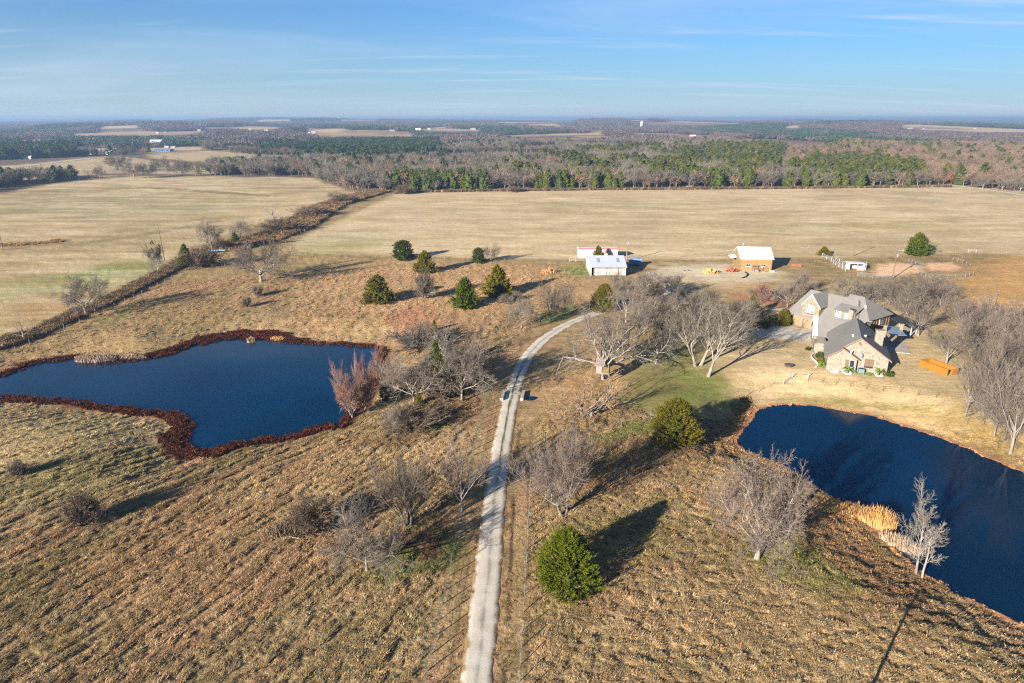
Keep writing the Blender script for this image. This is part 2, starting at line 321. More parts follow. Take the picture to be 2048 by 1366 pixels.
def cover(X, Y):
    D = np.hypot(X, Y); n1 = fbm(X / 9, Y / 9, 51, 3)[..., None]; n2 = fbm(X / 2.3, Y / 2.3, 57, 2)[..., None]
    t = lambda c: np.array(c)[None, :]
    c = t(A(186, 156, 110)) * (1 - n1) + t(A(162, 140, 92)) * n1
    c = c * (1 - 0.45 * sstep(0.5, 0.75, n2)) + t(A(132, 118, 66)) * 0.45 * sstep(0.5, 0.75, n2)
    c = c * (1 - 0.4 * sstep(0.55, 0.8, 1 - n2)) + t(A(202, 168, 118)) * 0.4 * sstep(0.55, 0.8, 1 - n2)
    nr = D < 240
    if nr.any():
        x, y = X[nr], Y[nr]; wR = sstep(2, 10, x); wM = sstep(105, 125, y) * (1 - wR)
        a_ = aniso(x, y, DIR_L, 16, .8, 161, 3) * (1 - wR) * (1 - wM) + aniso(x, y, DIR_R, 3.5, .7, 163, 3) * wR + aniso(x, y, DIR_M, 12, 1.3, 167, 3) * wM
        b_ = aniso(x, y, DIR_L, 30, 3.5, 171, 2) * (1 - wR) + aniso(x, y, DIR_R, 12, 3.0, 173, 2) * wR
        k = (sstep(.50, .70, a_) * .42)[:, None]; c[nr] = c[nr] * (1 - k) + np.array(A(214, 176, 130))[None] * k
        k = (sstep(.52, .74, 1 - a_) * .42)[:, None]; c[nr] = c[nr] * (1 - k) + np.array(A(118, 94, 62))[None] * k
        k = (sstep(.50, .70, b_) * .40)[:, None]; c[nr] = c[nr] * (1 - k) + np.array(A(196, 146, 108))[None] * k
        c[nr] = c[nr] * (1 + (1 - wR)[:, None] * np.array([.02, -.005, .0])[None]); c[nr] = c[nr] * np.array([.97, .995, 1.06])[None]
    far = sstep(440, 560, D)[..., None]
    wn = fbm(X / 60, Y / 60, 61, 3)[..., None]
    c = c * (1 - far) + far * (t(A(112, 98, 80)) * (1 - wn) + t(A(138, 112, 92)) * wn)
    for lst in (PAINT, FARPAINT):
        for P, col, fe, st, ns in lst:
            d = sdf(X, Y, P, fe * 2 + 2)
            m = d < fe * 2
            if not m.any(): continue
            nn = fbm(X[m] / ns, Y[m] / ns, 71, 3)
            k = (1 - sstep(-fe, fe, d[m] + (nn - 0.5) * fe * 3)) * st * (0.45 + 1.1 * nn).clip(0, 1)
            c[m] = c[m] * (1 - k[:, None]) + np.array(col)[None, :] * k[:, None]
    fld = (1 - sstep(-2, 6, np.minimum(sdf(X, Y, PASTURE, 30), sdf(X, Y, LEFTFIELD, 30))))
    m = fld > 0
    if m.any():
        s1 = fbm(X[m] / 26, Y[m] / 7, 131, 4); s2 = fbm(X[m] / 9, Y[m] / 3.2, 137, 3); lf = (sdf(X[m], Y[m], LEFTFIELD, 30) < 0) * 1.0
        k = (sstep(.50, .68, s1) * (.30 + .35 * lf) * fld[m])[:, None]; c[m] = c[m] * (1 - k) + np.array(A(172, 150, 102))[None] * k
        k = (sstep(.52, .70, 1 - s1) * .45 * fld[m])[:, None]; c[m] = c[m] * (1 - k) + np.array(A(232, 214, 174))[None] * k
        c[m] *= (.86 + .28 * s2)[:, None]
    # wet dark rim of the ponds, worn verge of the drive
    for P, col, a, b in ((POND_L, A(120, 70, 44), 0.6, 2.6), (POND_R, A(196, 140, 96), 0.4, 1.7)):
        d = sdf(X, Y, P, 12); k = ((1 - sstep(a, b, d)))[..., None]
        c = c * (1 - k) + t(col) * k
        k = (1 - sstep(-2.0, -0.3, d))[..., None]; c = c * (1 - k) + t((0.03, 0.032, 0.02)) * k
    # old wheel ruts in the verges
    nr_ = (Y < U(1040, 860)[1]) & (np.abs(X) < 40)
    if nr_.any():
        x, y = X[nr_], Y[nr_]; rx = np.interp(y, ROAD[:60, 1], ROAD[:60, 0]); off = x - rx; br = fbm(x / 2, y / 5, 151, 2)
        for o_, w_, col, st in ((2.55, .22, A(84, 70, 50), .75), (4.6, .2, A(96, 80, 56), .55), (3.5, .5, A(196, 164, 120), .45), (-2.6, .3, A(110, 88, 60), .4)):
            k = ((1 - sstep(w_ * .5, w_ * 1.6, np.abs(off - o_ - .35 * (br - .5)))) * st * sstep(.25, .45, br))[:, None]; c[nr_] = c[nr_] * (1 - k) + np.array(col)[None] * k
    d = road_d(X, Y)
    k = ((1 - sstep(1.3, 2.4, d)) * (0.6 * (Y < 400)))[..., None]; c = c * (1 - k) + t(A(158, 122, 84)) * k
    return c * (0.86 + 0.28 * fbm(X / 30, Y / 30, 77, 3))[..., None]

for _P in FARFIELDS:
    _c = float(np.hypot(*_P.mean(0)))
    if _c > 1400 and len(_P) != 10: FARMOUND.append((_P, _c))

# ------------------------------------------------------------------ materials
class NT:
    def __init__(s, name):
        s.m = bpy.data.materials.new(name); s.m.use_nodes = True; s.t = s.m.node_tree
        s.b = s.t.nodes["Principled BSDF"]; s.L = s.t.links.new
    def n(s, typ, **kw):
        x = s.t.nodes.new(typ)
        for k, v in kw.items(): setattr(x, k, v)
        return x
    def set(s, x, i, v):
        if hasattr(v, "is_output") or isinstance(v, bpy.types.NodeSocket): s.L(v, x.inputs[i])
        else: x.inputs[i].default_value = v
    def math(s, op, a, b=0.0, clamp=False):
        x = s.n("ShaderNodeMath", operation=op, use_clamp=clamp); s.set(x, 0, a); s.set(x, 1, b); return x.outputs[0]
    def noise(s, vec, scale, detail=3, rough=0.55, dist=0.0):
        x = s.n("ShaderNodeTexNoise"); s.set(x, "Vector", vec); x.inputs["Scale"].default_value = scale
        x.inputs["Detail"].default_value = detail; x.inputs["Roughness"].default_value = rough; x.inputs["Distortion"].default_value = dist
        return x.outputs[0]
    def mapr(s, v, a, b, c, d):
        x = s.n("ShaderNodeMapRange"); s.set(x, 0, v)
        for i, q in enumerate((a, b, c, d)): x.inputs[i + 1].default_value = q
        return x.outputs[0]
    def mapping(s, vec, scale=(1, 1, 1), rot=(0, 0, 0)):
        x = s.n("ShaderNodeMapping"); s.set(x, 0, vec); x.inputs["Scale"].default_value = scale; x.inputs["Rotation"].default_value = rot
        return x.outputs[0]
    def mix(s, f, a, b, mode='MIX'):
        x = s.n("ShaderNodeMix", data_type='RGBA', blend_type=mode)
        s.set(x, 0, f); s.set(x, 6, c4(a)); s.set(x, 7, c4(b)); return x.outputs[2]
    def pos(s): return s.n("ShaderNodeNewGeometry").outputs["Position"]
    def obj(s): return s.n("ShaderNodeTexCoord").outputs["Object"]
    def bump(s, h, strength=0.5, dist=0.1):
        x = s.n("ShaderNodeBump"); x.inputs["Strength"].default_value = strength; x.inputs["Distance"].default_value = dist
        s.set(x, "Height", h); s.L(x.outputs[0], s.b.inputs["Normal"])
    def fin(s, col, rough=0.8, spec=0.3, metal=0.0):
        s.set(s.b, "Base Color", c4(col)); s.set(s.b, "Roughness", rough)
        s.b.inputs["Specular IOR Level"].default_value = spec; s.b.inputs["Metallic"].default_value = metal
        return s.m
def c4(c): return (c[0], c[1], c[2], 1.0) if isinstance(c, (tuple, list)) and len(c) == 3 else c
def mottled(name, a, b, scale, rough=0.85, spec=0.2, metal=0.0, vec='obj', lo=0.35, hi=0.65, stretch=(1, 1, 1), bump=0.0, detail=4):
    t = NT(name); v = t.obj() if vec == 'obj' else t.pos()
    v = t.mapping(v, stretch); n = t.noise(v, scale, detail)
    col = t.mix(t.mapr(n, lo, hi, 0, 1), a, b)
    if bump: t.bump(n, bump, 0.05)
    return t.fin(col, rough, spec, metal)

def mat_ground():
    t = NT("dry_grass_ground"); p = t.pos()
    at = t.n("ShaderNodeAttribute", attribute_name="cover").outputs["Color"]
    rg = t.n("ShaderNodeAttribute", attribute_name="rough").outputs["Fac"]
    n1 = t.noise(p, 2.6, 4, 0.7); n2 = t.noise(p, 0.5, 3); n3 = t.noise(t.mapping(p, (0.035, 0.5, 1), (0, 0, R(3))), 1.0, 4, 0.65, 0.6)
    g = t.math('MULTIPLY', t.mapr(n1, 0.25, 0.75, 0.55, 1.42), t.mapr(n2, 0.25, 0.75, 0.84, 1.16))
    g = t.math('MULTIPLY', g, t.mapr(n3, 0.25, 0.75, 0.86, 1.14))
    n4 = t.noise(t.mapping(p, (0.28, 1.3, 1), (0, 0, R(-4))), 1.0, 5, 0.75, 0.8); g = t.math('MULTIPLY', g, t.mapr(n4, 0.28, 0.72, 0.74, 1.26))
    n5 = t.noise(t.mapping(p, (0.06, 0.16, 1), (0, 0, R(8))), 1.0, 4, 0.6, 0.8); g = t.math('MULTIPLY', g, t.mapr(n5, 0.3, 0.7, 0.88, 1.12))
    x = t.n("ShaderNodeVectorMath", operation='SCALE'); t.set(x, 0, at); t.set(x, "Scale", g)
    bh = t.math('MULTIPLY', t.math('ADD', n1, t.math('MULTIPLY', n2, 0.6)), t.math('ADD', rg, 0.25))
    t.bump(bh, 0.9, 0.22)
    return t.fin(x.outputs[0], 0.95, 0.08)
def mat_gravel():
    t = NT("pale_gravel"); p = t.pos()
    ac = t.n("ShaderNodeAttribute", attribute_name="across").outputs["Fac"]; al = t.n("ShaderNodeAttribute", attribute_name="along").outputs["Fac"]
    n = t.noise(p, 7.0, 4, 0.7); n2 = t.noise(p, 0.55, 4, 0.6); n3 = t.noise(t.mapping(p, (1.2, 0.14, 1)), 1.0, 4)
    col = t.mix(t.mapr(n, 0.3, 0.7, 0, 1), A(212, 202, 184), A(238, 229, 212))
    col = t.mix(t.mapr(n2, 0.36, 0.66, 0, 0.7), col, A(190, 174, 148))
    wob_ = t.math('ADD', ac, t.mapr(n3, 0.2, 0.8, -0.16, 0.16))
    strip = t.mapr(t.math('ABSOLUTE', wob_), 0.03, 0.20, 1, 0)
    col = t.mix(t.math('MULTIPLY', strip, t.mapr(n2, 0.3, 0.62, 0.20, 0.80)), col, A(142, 142, 140))
    trk = t.mapr(t.math('ABSOLUTE', t.math('SUBTRACT', t.math('ABSOLUTE', wob_), 0.52)), 0.12, 0.30, 1, 0)
    col = t.mix(t.math('MULTIPLY', trk, t.mapr(n2, 0.3, 0.7, 0.75, 0.35)), col, A(230, 220, 203))
    gr = t.math('MULTIPLY', t.math('MULTIPLY', strip, t.mapr(al, 0.0, 1.0, 0, 1)), t.mapr(n3, 0.30, 0.48, 0, 1), True)
    col = t.mix(gr, col, A(104, 104, 60))
    edge = t.mapr(t.math('ADD', t.math('ABSOLUTE', ac), t.mapr(n2, 0.2, 0.8, -0.30, 0.30)), 0.80, 1.0, 0, 1)
    col = t.mix(edge, col, A(164, 138, 100))
    t.bump(n, 0.5, 0.06)
    return t.fin(col, 0.95, 0.1)
def mat_water(name, deep):
    t = NT(name); p = t.pos()
    n = t.noise(t.mapping(p, (0.9, 1.8, 1), (0, 0, R(20))), 2.2, 3, 0.6); n2 = t.noise(p, 0.05, 3)
    wp = t.noise(t.mapping(p, (0.03, 0.10, 1), (0, 0, R(25))), 1.0, 3, 0.6)
    t.bump(t.math('MULTIPLY', n, t.mapr(wp, 0.35, 0.65, 0.3, 1.8)), 0.06, 0.06)
    col = t.mix(t.mapr(n2, 0.35, 0.65, 0, 1), deep, tuple(x * 1.5 for x in deep))
    t.fin(col, t.mapr(n2, 0.3, 0.7, 0.03, 0.07), 0.3); t.b.inputs["IOR"].default_value = 1.25
    return t.m
def mat_tint(name, gain=1.0, rough=0.9, trans=0.0, var=0.25):
    """Plants whose tint comes with each instance."""
    t = NT(name)
    at = t.n("ShaderNodeAttribute", attribute_name="tint", attribute_type='INSTANCER').outputs["Color"]
    n = t.noise(t.pos(), 1.7, 2)
    x = t.n("ShaderNodeVectorMath", operation='SCALE'); t.set(x, 0, at); t.set(x, "Scale", t.mapr(n, 0.3, 0.7, gain * (1 - var), gain * (1 + var)))
    return t.fin(x.outputs[0], rough, 0.1)
def mat_leaf(name, a, b, scale=0.9):
    t = NT(name); r = t.n("ShaderNodeObjectInfo").outputs["Random"]
    n = t.noise(t.pos(), scale, 3); f = t.math('ADD', t.mapr(n, 0.3, 0.7, 0.0, 1.0), t.mapr(r, 0, 1, -0.25, 0.25), True)
    return t.fin(t.mix(f, a, b), 0.85, 0.04)
M = {}
M['ground'] = mat_ground(); M['gravel'] = mat_gravel()
M['waterL'] = mat_water("pond_water", (0.0003, 0.0135, 0.036)); M['waterR'] = mat_water("deep_pond_water", (0.0003, 0.0095, 0.026))
M['tuft'] = mat_tint("dry_tussock", 0.98); M['weed'] = mat_tint("shore_weed", 1.0); M['wood'] = mat_tint("far_wood", 1.0, var=0.35)
M['bark_pale'] = mottled("pale_bark", (0.235, 0.21, 0.178), (0.12, 0.105, 0.085), 2.2, vec='pos', stretch=(1, 1, 0.3))
M['bark_grey'] = mottled("grey_bark", (0.20, 0.175, 0.145), (0.11, 0.095, 0.078), 2.2, vec='pos', stretch=(1, 1, 0.3))
M['bark_dark'] = mottled("dark_bark", (0.15, 0.125, 0.10), (0.085, 0.07, 0.058), 2.2, vec='pos', stretch=(1, 1, 0.3))
M['twig_grey'] = mottled("grey_twigs", (0.132, 0.112, 0.088), (0.082, 0.068, 0.053), 0.5, vec='pos')
M['twig_purple'] = mottled("purplish_twigs", (0.135, 0.104, 0.086), (0.085, 0.066, 0.056), 0.5, vec='pos')
M['twig_dark'] = mottled("dark_twigs", (0.118, 0.093, 0.070), (0.074, 0.060, 0.047), 0.5, vec='pos')
M['twig_brown'] = mottled('brown_twigs', (0.15, 0.108, 0.070), (0.085, 0.062, 0.042), 0.5, vec='pos')
M['twig_orange'] = mottled("orange_twigs", (0.23, 0.125, 0.085), (0.15, 0.095, 0.08), 0.4, vec='pos')
M['twig_gold'] = mottled("golden_twigs", (0.27, 0.17, 0.09), (0.19, 0.12, 0.075), 0.4, vec='pos')
M['cedar_green'] = mat_leaf("bright_cedar_leaf", (0.036, 0.052, 0.003), (0.092, 0.106, 0.006))
M['cedar_olive'] = mat_leaf("olive_cedar_leaf", (0.060, 0.058, 0.006), (0.145, 0.115, 0.012))
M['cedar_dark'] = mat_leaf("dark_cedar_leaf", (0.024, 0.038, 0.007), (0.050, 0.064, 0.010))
M['cedar_brown'] = mat_leaf("brownish_cedar_leaf", (0.050, 0.050, 0.007), (0.115, 0.096, 0.012))
M['cedar_mid'] = mat_leaf('mid_cedar_leaf', (0.030, 0.040, 0.006), (0.066, 0.072, 0.012)); M['cedar_mossy'] = mat_leaf('mossy_cedar_leaf', (0.034, 0.048, 0.006), (0.070, 0.084, 0.012))
M['leaf_green'] = mat_leaf("fresh_leaf", (0.06, 0.11, 0.012), (0.14, 0.19, 0.03), 3)

# ------------------------------------------------------------------ object helpers
def tag(o, label=None, cat=None, group=None, kind=None):
    if label: o['label'] = label
    if cat: o['category'] = cat
    if group: o['group'] = group
    if kind: o['kind'] = kind
    return o
def mesh_obj(name, me, parent=None, mat=None):
    o = bpy.data.objects.new(name, me); COL.objects.link(o)
    if mat is not None and not me.materials: me.materials.append(mat)
    if parent: o.parent = parent
    return o
def pyd(name, v, f, mat=None, smooth=False):
    me = bpy.data.meshes.new(name); me.from_pydata([tuple(p) for p in v], [], f); me.update()
    if mat is not None: me.materials.append(mat)
    if smooth: me.polygons.foreach_set('use_smooth', [True] * len(me.polygons))
    return me
def thing(name, loc, label, cat, group=None, rz=0.0, scale=None):
    e = bpy.data.objects.new(name, None); COL.objects.link(e); e.empty_display_size = 0.5
    e.location = loc; e.rotation_euler = (0, 0, rz)
    if scale: e.scale = scale
    return tag(e, label, cat, group)
class MB:
    """Collects solids into one mesh."""
    def __init__(s): s.v = []; s.f = []
    def add(s, v, f):
        o = len(s.v); s.v += [tuple(p) for p in v]; s.f += [tuple(i + o for i in q) for q in f]; return s
    def box(s, x0, x1, y0, y1, z0, z1):
        return s.add([(x0, y0, z0), (x1, y0, z0), (x1, y1, z0), (x0, y1, z0), (x0, y0, z1), (x1, y0, z1), (x1, y1, z1), (x0, y1, z1)],
                     [(3, 2, 1, 0), (4, 5, 6, 7), (0, 1, 5, 4), (1, 2, 6, 5), (2, 3, 7, 6), (3, 0, 4, 7)])
    def prism(s, poly, d):                            # polygon extruded by the vector d
        n = len(poly); a = [Vector(p) for p in poly]; b = [p + Vector(d) for p in a]
        return s.add(a + b, [tuple(range(n - 1, -1, -1)), tuple(range(n, 2 * n))] + [(i, (i + 1) % n, n + (i + 1) % n, n + i) for i in range(n)])
    def bar(s, p, q, r, n=5, r2=None):
        p = Vector(p); q = Vector(q); d = (q - p).normalized(); u = d.orthogonal().normalized(); w_ = d.cross(u); r2 = r if r2 is None else r2
        vs_ = []
        for c, rr in ((p, r), (q, r2)):
            vs_ += [c + (u * math.cos(2 * math.pi * i / n) + w_ * math.sin(2 * math.pi * i / n)) * rr for i in range(n)]
        return s.add(vs_, [(i, (i + 1) % n, n + (i + 1) % n, n + i) for i in range(n)] + [tuple(range(n - 1, -1, -1)), tuple(range(n, 2 * n))])
    def build(s, name, mat, parent=None, smooth=False):
        me = pyd(name, s.v, s.f, mat, smooth)
        bm = bmesh.new(); bm.from_mesh(me); bmesh.ops.recalc_face_normals(bm, faces=bm.faces); bm.to_mesh(me); bm.free()
        return mesh_obj(name, me, parent)
def copy_tree(o, parent=None):
    c = o.copy(); COL.objects.link(c); c.parent = parent
    for ch in o.children: copy_tree(ch, c)
    return c

def gz(x, y): return float(base_h(np.array([x]), np.array([y]))[0])
def at(px, py):
    z = 0.0
    for _ in range(8): x, y, _z = U(px, py, z); z = 0.5 * z + 0.5 * gz(x, y) if _ else gz(x, y)
    x, y, _z = U(px, py, z); return (x, y, gz(x, y))

# ------------------------------------------------------------------ the ground: one sheet to beyond the horizon
def build_ground():
    fine = np.linspace(-43, 43, 640); step = 4.5
    side = np.arange(43 + step, 317 - 0.1, (317 - 43) / round((317 - 43) / step))
    ang = np.radians(np.concatenate([fine, side[side < 316.9]])); na = len(ang)
    rows = [4, 14, 26, 36, 42]; py = 1440.0
    dl = lambda py: CAMH / math.tan(PITCH + math.atan((py - 683) / FPX))
    r = dl(py); rows = [q for q in rows if q < r - 3]
    while py > 262:
        rows.append(dl(py)); py -= 2.5 if py > 420 else 1.6
    d = rows[-1]
    while d < 26000: d *= 1.045; rows.append(d)
    Rr = np.array(rows); nr = len(Rr)
    AA, RR = np.meshgrid(ang, Rr); X = (RR * np.sin(AA)); Y = (RR * np.cos(AA))
    xf, yf = X.ravel(), Y.ravel()
    Z = base_h(xf, yf); rg = rough(xf, yf); near = RR.ravel() < 420
    cl = np.zeros_like(Z); cl[near] = clods(xf[near], yf[near])
    Z = Z + rg * (cl * 0.26 - 0.05)
    col = cover(xf, yf)
    V = np.column_stack([xf, yf, Z]); V = np.vstack([V, [[0, 0, 0]]]); ci = len(V) - 1
    i, j = np.meshgrid(np.arange(nr - 1), np.arange(na), indexing='ij'); j2 = (j + 1) % na
    q = np.stack([i * na + j, i * na + j2, (i + 1) * na + j2, (i + 1) * na + j], -1).reshape(-1, 4)[:, ::-1]
    jj = np.arange(na); tri = np.stack([np.full(na, ci), (jj + 1) % na, jj], -1)
    loops = np.concatenate([q.ravel(), tri.ravel()]); nq = len(q)
    ls = np.concatenate([np.arange(nq) * 4, nq * 4 + np.arange(na) * 3])
    me = bpy.data.meshes.new("ground"); me.vertices.add(len(V)); me.vertices.foreach_set("co", V.ravel())
    me.loops.add(len(loops)); me.loops.foreach_set("vertex_index", loops.astype(np.int32))
    me.polygons.add(nq + na); me.polygons.foreach_set("loop_start", ls.astype(np.int32))
    me.update(calc_edges=True); me.validate()
    me.polygons.foreach_set('use_smooth', np.ones(len(me.polygons), bool))
    c = np.ones((len(V), 4)); c[:-1, :3] = col; c[-1, :3] = col[0]
    a = me.attributes.new("cover", 'FLOAT_COLOR', 'POINT'); a.data.foreach_set("color", c.ravel())
    a = me.attributes.new("rough", 'FLOAT', 'POINT'); a.data.foreach_set("value", np.append(rg, 0.5))
    o = mesh_obj("ground", me, mat=M['ground']); tag(o, "dry tan pasture ground stretching to the horizon", kind='structure')
    print("ground", len(V), "normal z", me.polygons[1000].normal.z)
build_ground()

def build_pond(name, P, z, mat, label):
    c = P.mean(0); d = P - c; Q = P + d / np.linalg.norm(d, axis=1, keepdims=True) * 1.2
    me = pyd(name, [(x, y, z) for x, y in Q], [tuple(range(len(Q)))], mat)
    if me.polygons[0].normal.z < 0: me.flip_normals()
    bm = bmesh.new(); bm.from_mesh(me); bmesh.ops.triangulate(bm, faces=bm.faces); bm.to_mesh(me); bm.free()
    tag(mesh_obj(name, me), label, kind='structure')
build_pond("pond_water", POND_L, ZL, M['waterL'], "dark blue pond ringed by red brown weeds, left of the drive")
build_pond("pond_water", POND_R, ZR, M['waterR'], "dark blue pond below the stone house")

def build_strip(name, P, half, mat, label, lift=0.05, grass=None, seed=5, zf=None):
    P = np.asarray(P); seg = np.linalg.norm(np.diff(P, axis=0), axis=1); s = np.concatenate([[0], np.cumsum(seg)])
    n = max(8, int(s[-1] / 1.1)); t = np.linspace(0, s[-1], n); x = np.interp(t, s, P[:, 0]); y = np.interp(t, s, P[:, 1])
    tx, ty = np.gradient(x), np.gradient(y); L = np.hypot(tx, ty); nx, ny = -ty / L, tx / L
    K = np.array([-1.12, -1, -0.6, -0.2, 0.2, 0.6, 1, 1.12]); v = []; ac = []; al = []
    for i in range(n):
        for k in K:
            hw = half * (1 + 0.27 * (fbm(t[i] / 1.3, seed + (9 if k < 0 else 0), 91, 3) - 0.5) * (abs(k) > 0.9)) 
            px_, py_ = x[i] - nx[i] * k * hw, y[i] - ny[i] * k * hw
            z = (zf(px_, py_) if zf else 0.0) + lift + 0.05 * (1 - min(abs(k), 1)) - (0.14 if abs(k) > 1.05 else 0)
            v.append((px_, py_, z)); ac.append(float(np.clip(k, -1, 1))); al.append(float(grass(x[i], y[i])) if grass else 0.0)
    m = len(K); f = [(i * m + j, i * m + j + 1, (i + 1) * m + j + 1, (i + 1) * m + j) for i in range(n - 1) for j in range(m - 1)]
    me = pyd(name, v, f, mat, True)
    if me.polygons[0].normal.z < 0: me.flip_normals()
    a = me.attributes.new("across", 'FLOAT', 'POINT'); a.data.foreach_set("value", ac)
    a = me.attributes.new("along", 'FLOAT', 'POINT'); a.data.foreach_set("value", al)
    return tag(mesh_obj(name, me), label, kind='structure')
g0, g1 = U(1020, 960)[1], U(1045, 735)[1]
build_strip("gravel_road", ROAD, 1.5, M['gravel'], "pale gravel drive running from the foreground to the house",
            grass=lambda x, y: float(sstep(g0, g0 + 8, y) * (1 - sstep(g1 - 4, g1 + 2, y))))
build_strip("gravel_lane", LANE, 1.6, M['gravel'], "gravel lane turning off the drive towards the white barn", lift=0.045)
build_strip("country_road", FARROAD, 2.6, M['gravel'], "pale road crossing the fields at far left", lift=0.25, zf=gz)
build_strip("lane", RIVERROAD, 2.4, M['gravel'], "grey lane behind the trees at far right", lift=0.15, zf=gz)
M['apron'] = mottled('pale_apron_gravel', A(226, 218, 204), A(196, 186, 170), 1.2, vec='pos')
pad = smooth_poly(gpx([(1512, 655), (1560, 652), (1600, 658), (1628, 664), (1622, 681), (1590, 680), (1555, 675), (1520, 668)]), 4)
me = pyd("gravel_apron", [(x, y, 0.06) for x, y in pad], [tuple(range(len(pad)))], M['apron'])
if me.polygons[0].normal.z < 0: me.flip_normals()
tag(mesh_obj("gravel_apron", me), "pale gravel apron before the arched garage doors", kind='structure')

# ------------------------------------------------------------------ scattered stuff (real little plants, instanced)
LIB = {}
def library(name, meshes):
    c = bpy.data.collections.new(name)
    for i, me in enumerate(meshes):
        o = bpy.data.objects.new("%s_%02d" % (name, i), me); c.objects.link(o)
    LIB[name] = c; return c
def scatter(name, P, rz, tilt, sc, tint, lib, pick, label):
    n = len(P); me = bpy.data.meshes.new(name); me.vertices.add(n); me.vertices.foreach_set("co", np.asarray(P, float).ravel())
    rot = np.column_stack([tilt, np.zeros(n), rz])
    a = me.attributes.new("rot", 'FLOAT_VECTOR', 'POINT'); a.data.foreach_set("vector", rot.ravel())
    sc = np.asarray(sc, float); sc = np.column_stack([sc] * 3) if sc.ndim == 1 else sc
    a = me.attributes.new("siz", 'FLOAT_VECTOR', 'POINT'); a.data.foreach_set("vector", sc.ravel())
    a = me.attributes.new("pick", 'INT', 'POINT'); a.data.foreach_set("value", np.asarray(pick, np.int32))
    a = me.attributes.new("tint", 'FLOAT_COLOR', 'POINT'); a.data.foreach_set("color", np.column_stack([tint, np.ones(n)]).ravel())
    o = mesh_obj(name, me); g = bpy.data.node_groups.new(name, 'GeometryNodeTree')
    g.interface.new_socket("Geometry", in_out='INPUT', socket_type='NodeSocketGeometry'); g.interface.new_socket("Geometry", in_out='OUTPUT', socket_type='NodeSocketGeometry')
    N = g.nodes.new; gi = N('NodeGroupInput'); go = N('NodeGroupOutput'); ip = N('GeometryNodeInstanceOnPoints'); ci = N('GeometryNodeCollectionInfo')
    ci.inputs['Collection'].default_value = lib; ci.inputs['Separate Children'].default_value = True; ci.inputs['Reset Children'].default_value = True
    def attr(nm, t):
        x = N('GeometryNodeInputNamedAttribute'); x.data_type = t; x.inputs['Name'].default_value = nm; return x.outputs[0]
    e = N('FunctionNodeEulerToRotation'); L = g.links.new
    L(gi.outputs[0], ip.inputs['Points']); L(ci.outputs[0], ip.inputs['Instance']); ip.inputs['Pick Instance'].default_value = True
    L(attr('pick', 'INT'), ip.inputs['Instance Index']); L(attr('rot', 'FLOAT_VECTOR'), e.inputs[0]); L(e.outputs[0], ip.inputs['Rotation'])
    L(attr('siz', 'FLOAT_VECTOR'), ip.inputs['Scale']); L(ip.outputs[0], go.inputs[0])
    md = o.modifiers.new("scatter", 'NODES'); md.node_group = g
    print(name, n); return tag(o, label, kind='stuff')
rng = np.random.default_rng(7)

def tuft_mesh(seed, n, hgt, spread, wid, mat, lay=0.5, comb=0):
    r = random.Random(seed); v = []; f = []
    for _ in range(n):
        a = r.uniform(0, 6.283); q = spread * math.sqrt(r.random()); x, y = q * math.cos(a) * 0.5, q * math.sin(a) * 0.5
        b = (a + r.gauss(0, 0.6)) if not comb else r.gauss(0, comb); h = hgt * r.uniform(0.5, 1.1); out = h * lay * r.uniform(0.4, 1.4); w_ = wid * r.uniform(0.6, 1.3)
        dx, dy = math.cos(b), math.sin(b); sx, sy = -dy * w_ / 2, dx * w_ / 2; o = len(v)
        v += [(x - sx, y - sy, -0.05), (x + sx, y + sy, -0.05), (x + dx * out * .45 + sx * .8, y + dy * out * .45 + sy * .8, h * .75), (x + dx * out * .45 - sx * .8, y + dy * out * .45 - sy * .8, h * .75),
              (x + dx * out * 1.15, y + dy * out * 1.15, h * r.uniform(.7, 1.0))]
        f += [(o, o + 1, o + 2, o + 3), (o + 3, o + 2, o + 4)]
    return pyd("tuft", v, f, mat)
library("tussock", [tuft_mesh(i, 16, 0.20, 0.50, 0.045, M['tuft'], 1.5, .7) for i in range(5)])
library("weed", [tuft_mesh(40 + i, 26, 0.55, 0.9, 0.12, M['weed'], 0.5) for i in range(4)])
library("brush", [tuft_mesh(60 + i, 34, 1.2, 1.3, 0.07, M['weed'], 0.45) for i in range(4)])
def sector(n, d0, d1, half=R(41)):
    d = np.sqrt(rng.uniform(d0 * d0, d1 * d1, n)); a = rng.uniform(-half, half, n); return d * np.sin(a), d * np.cos(a)
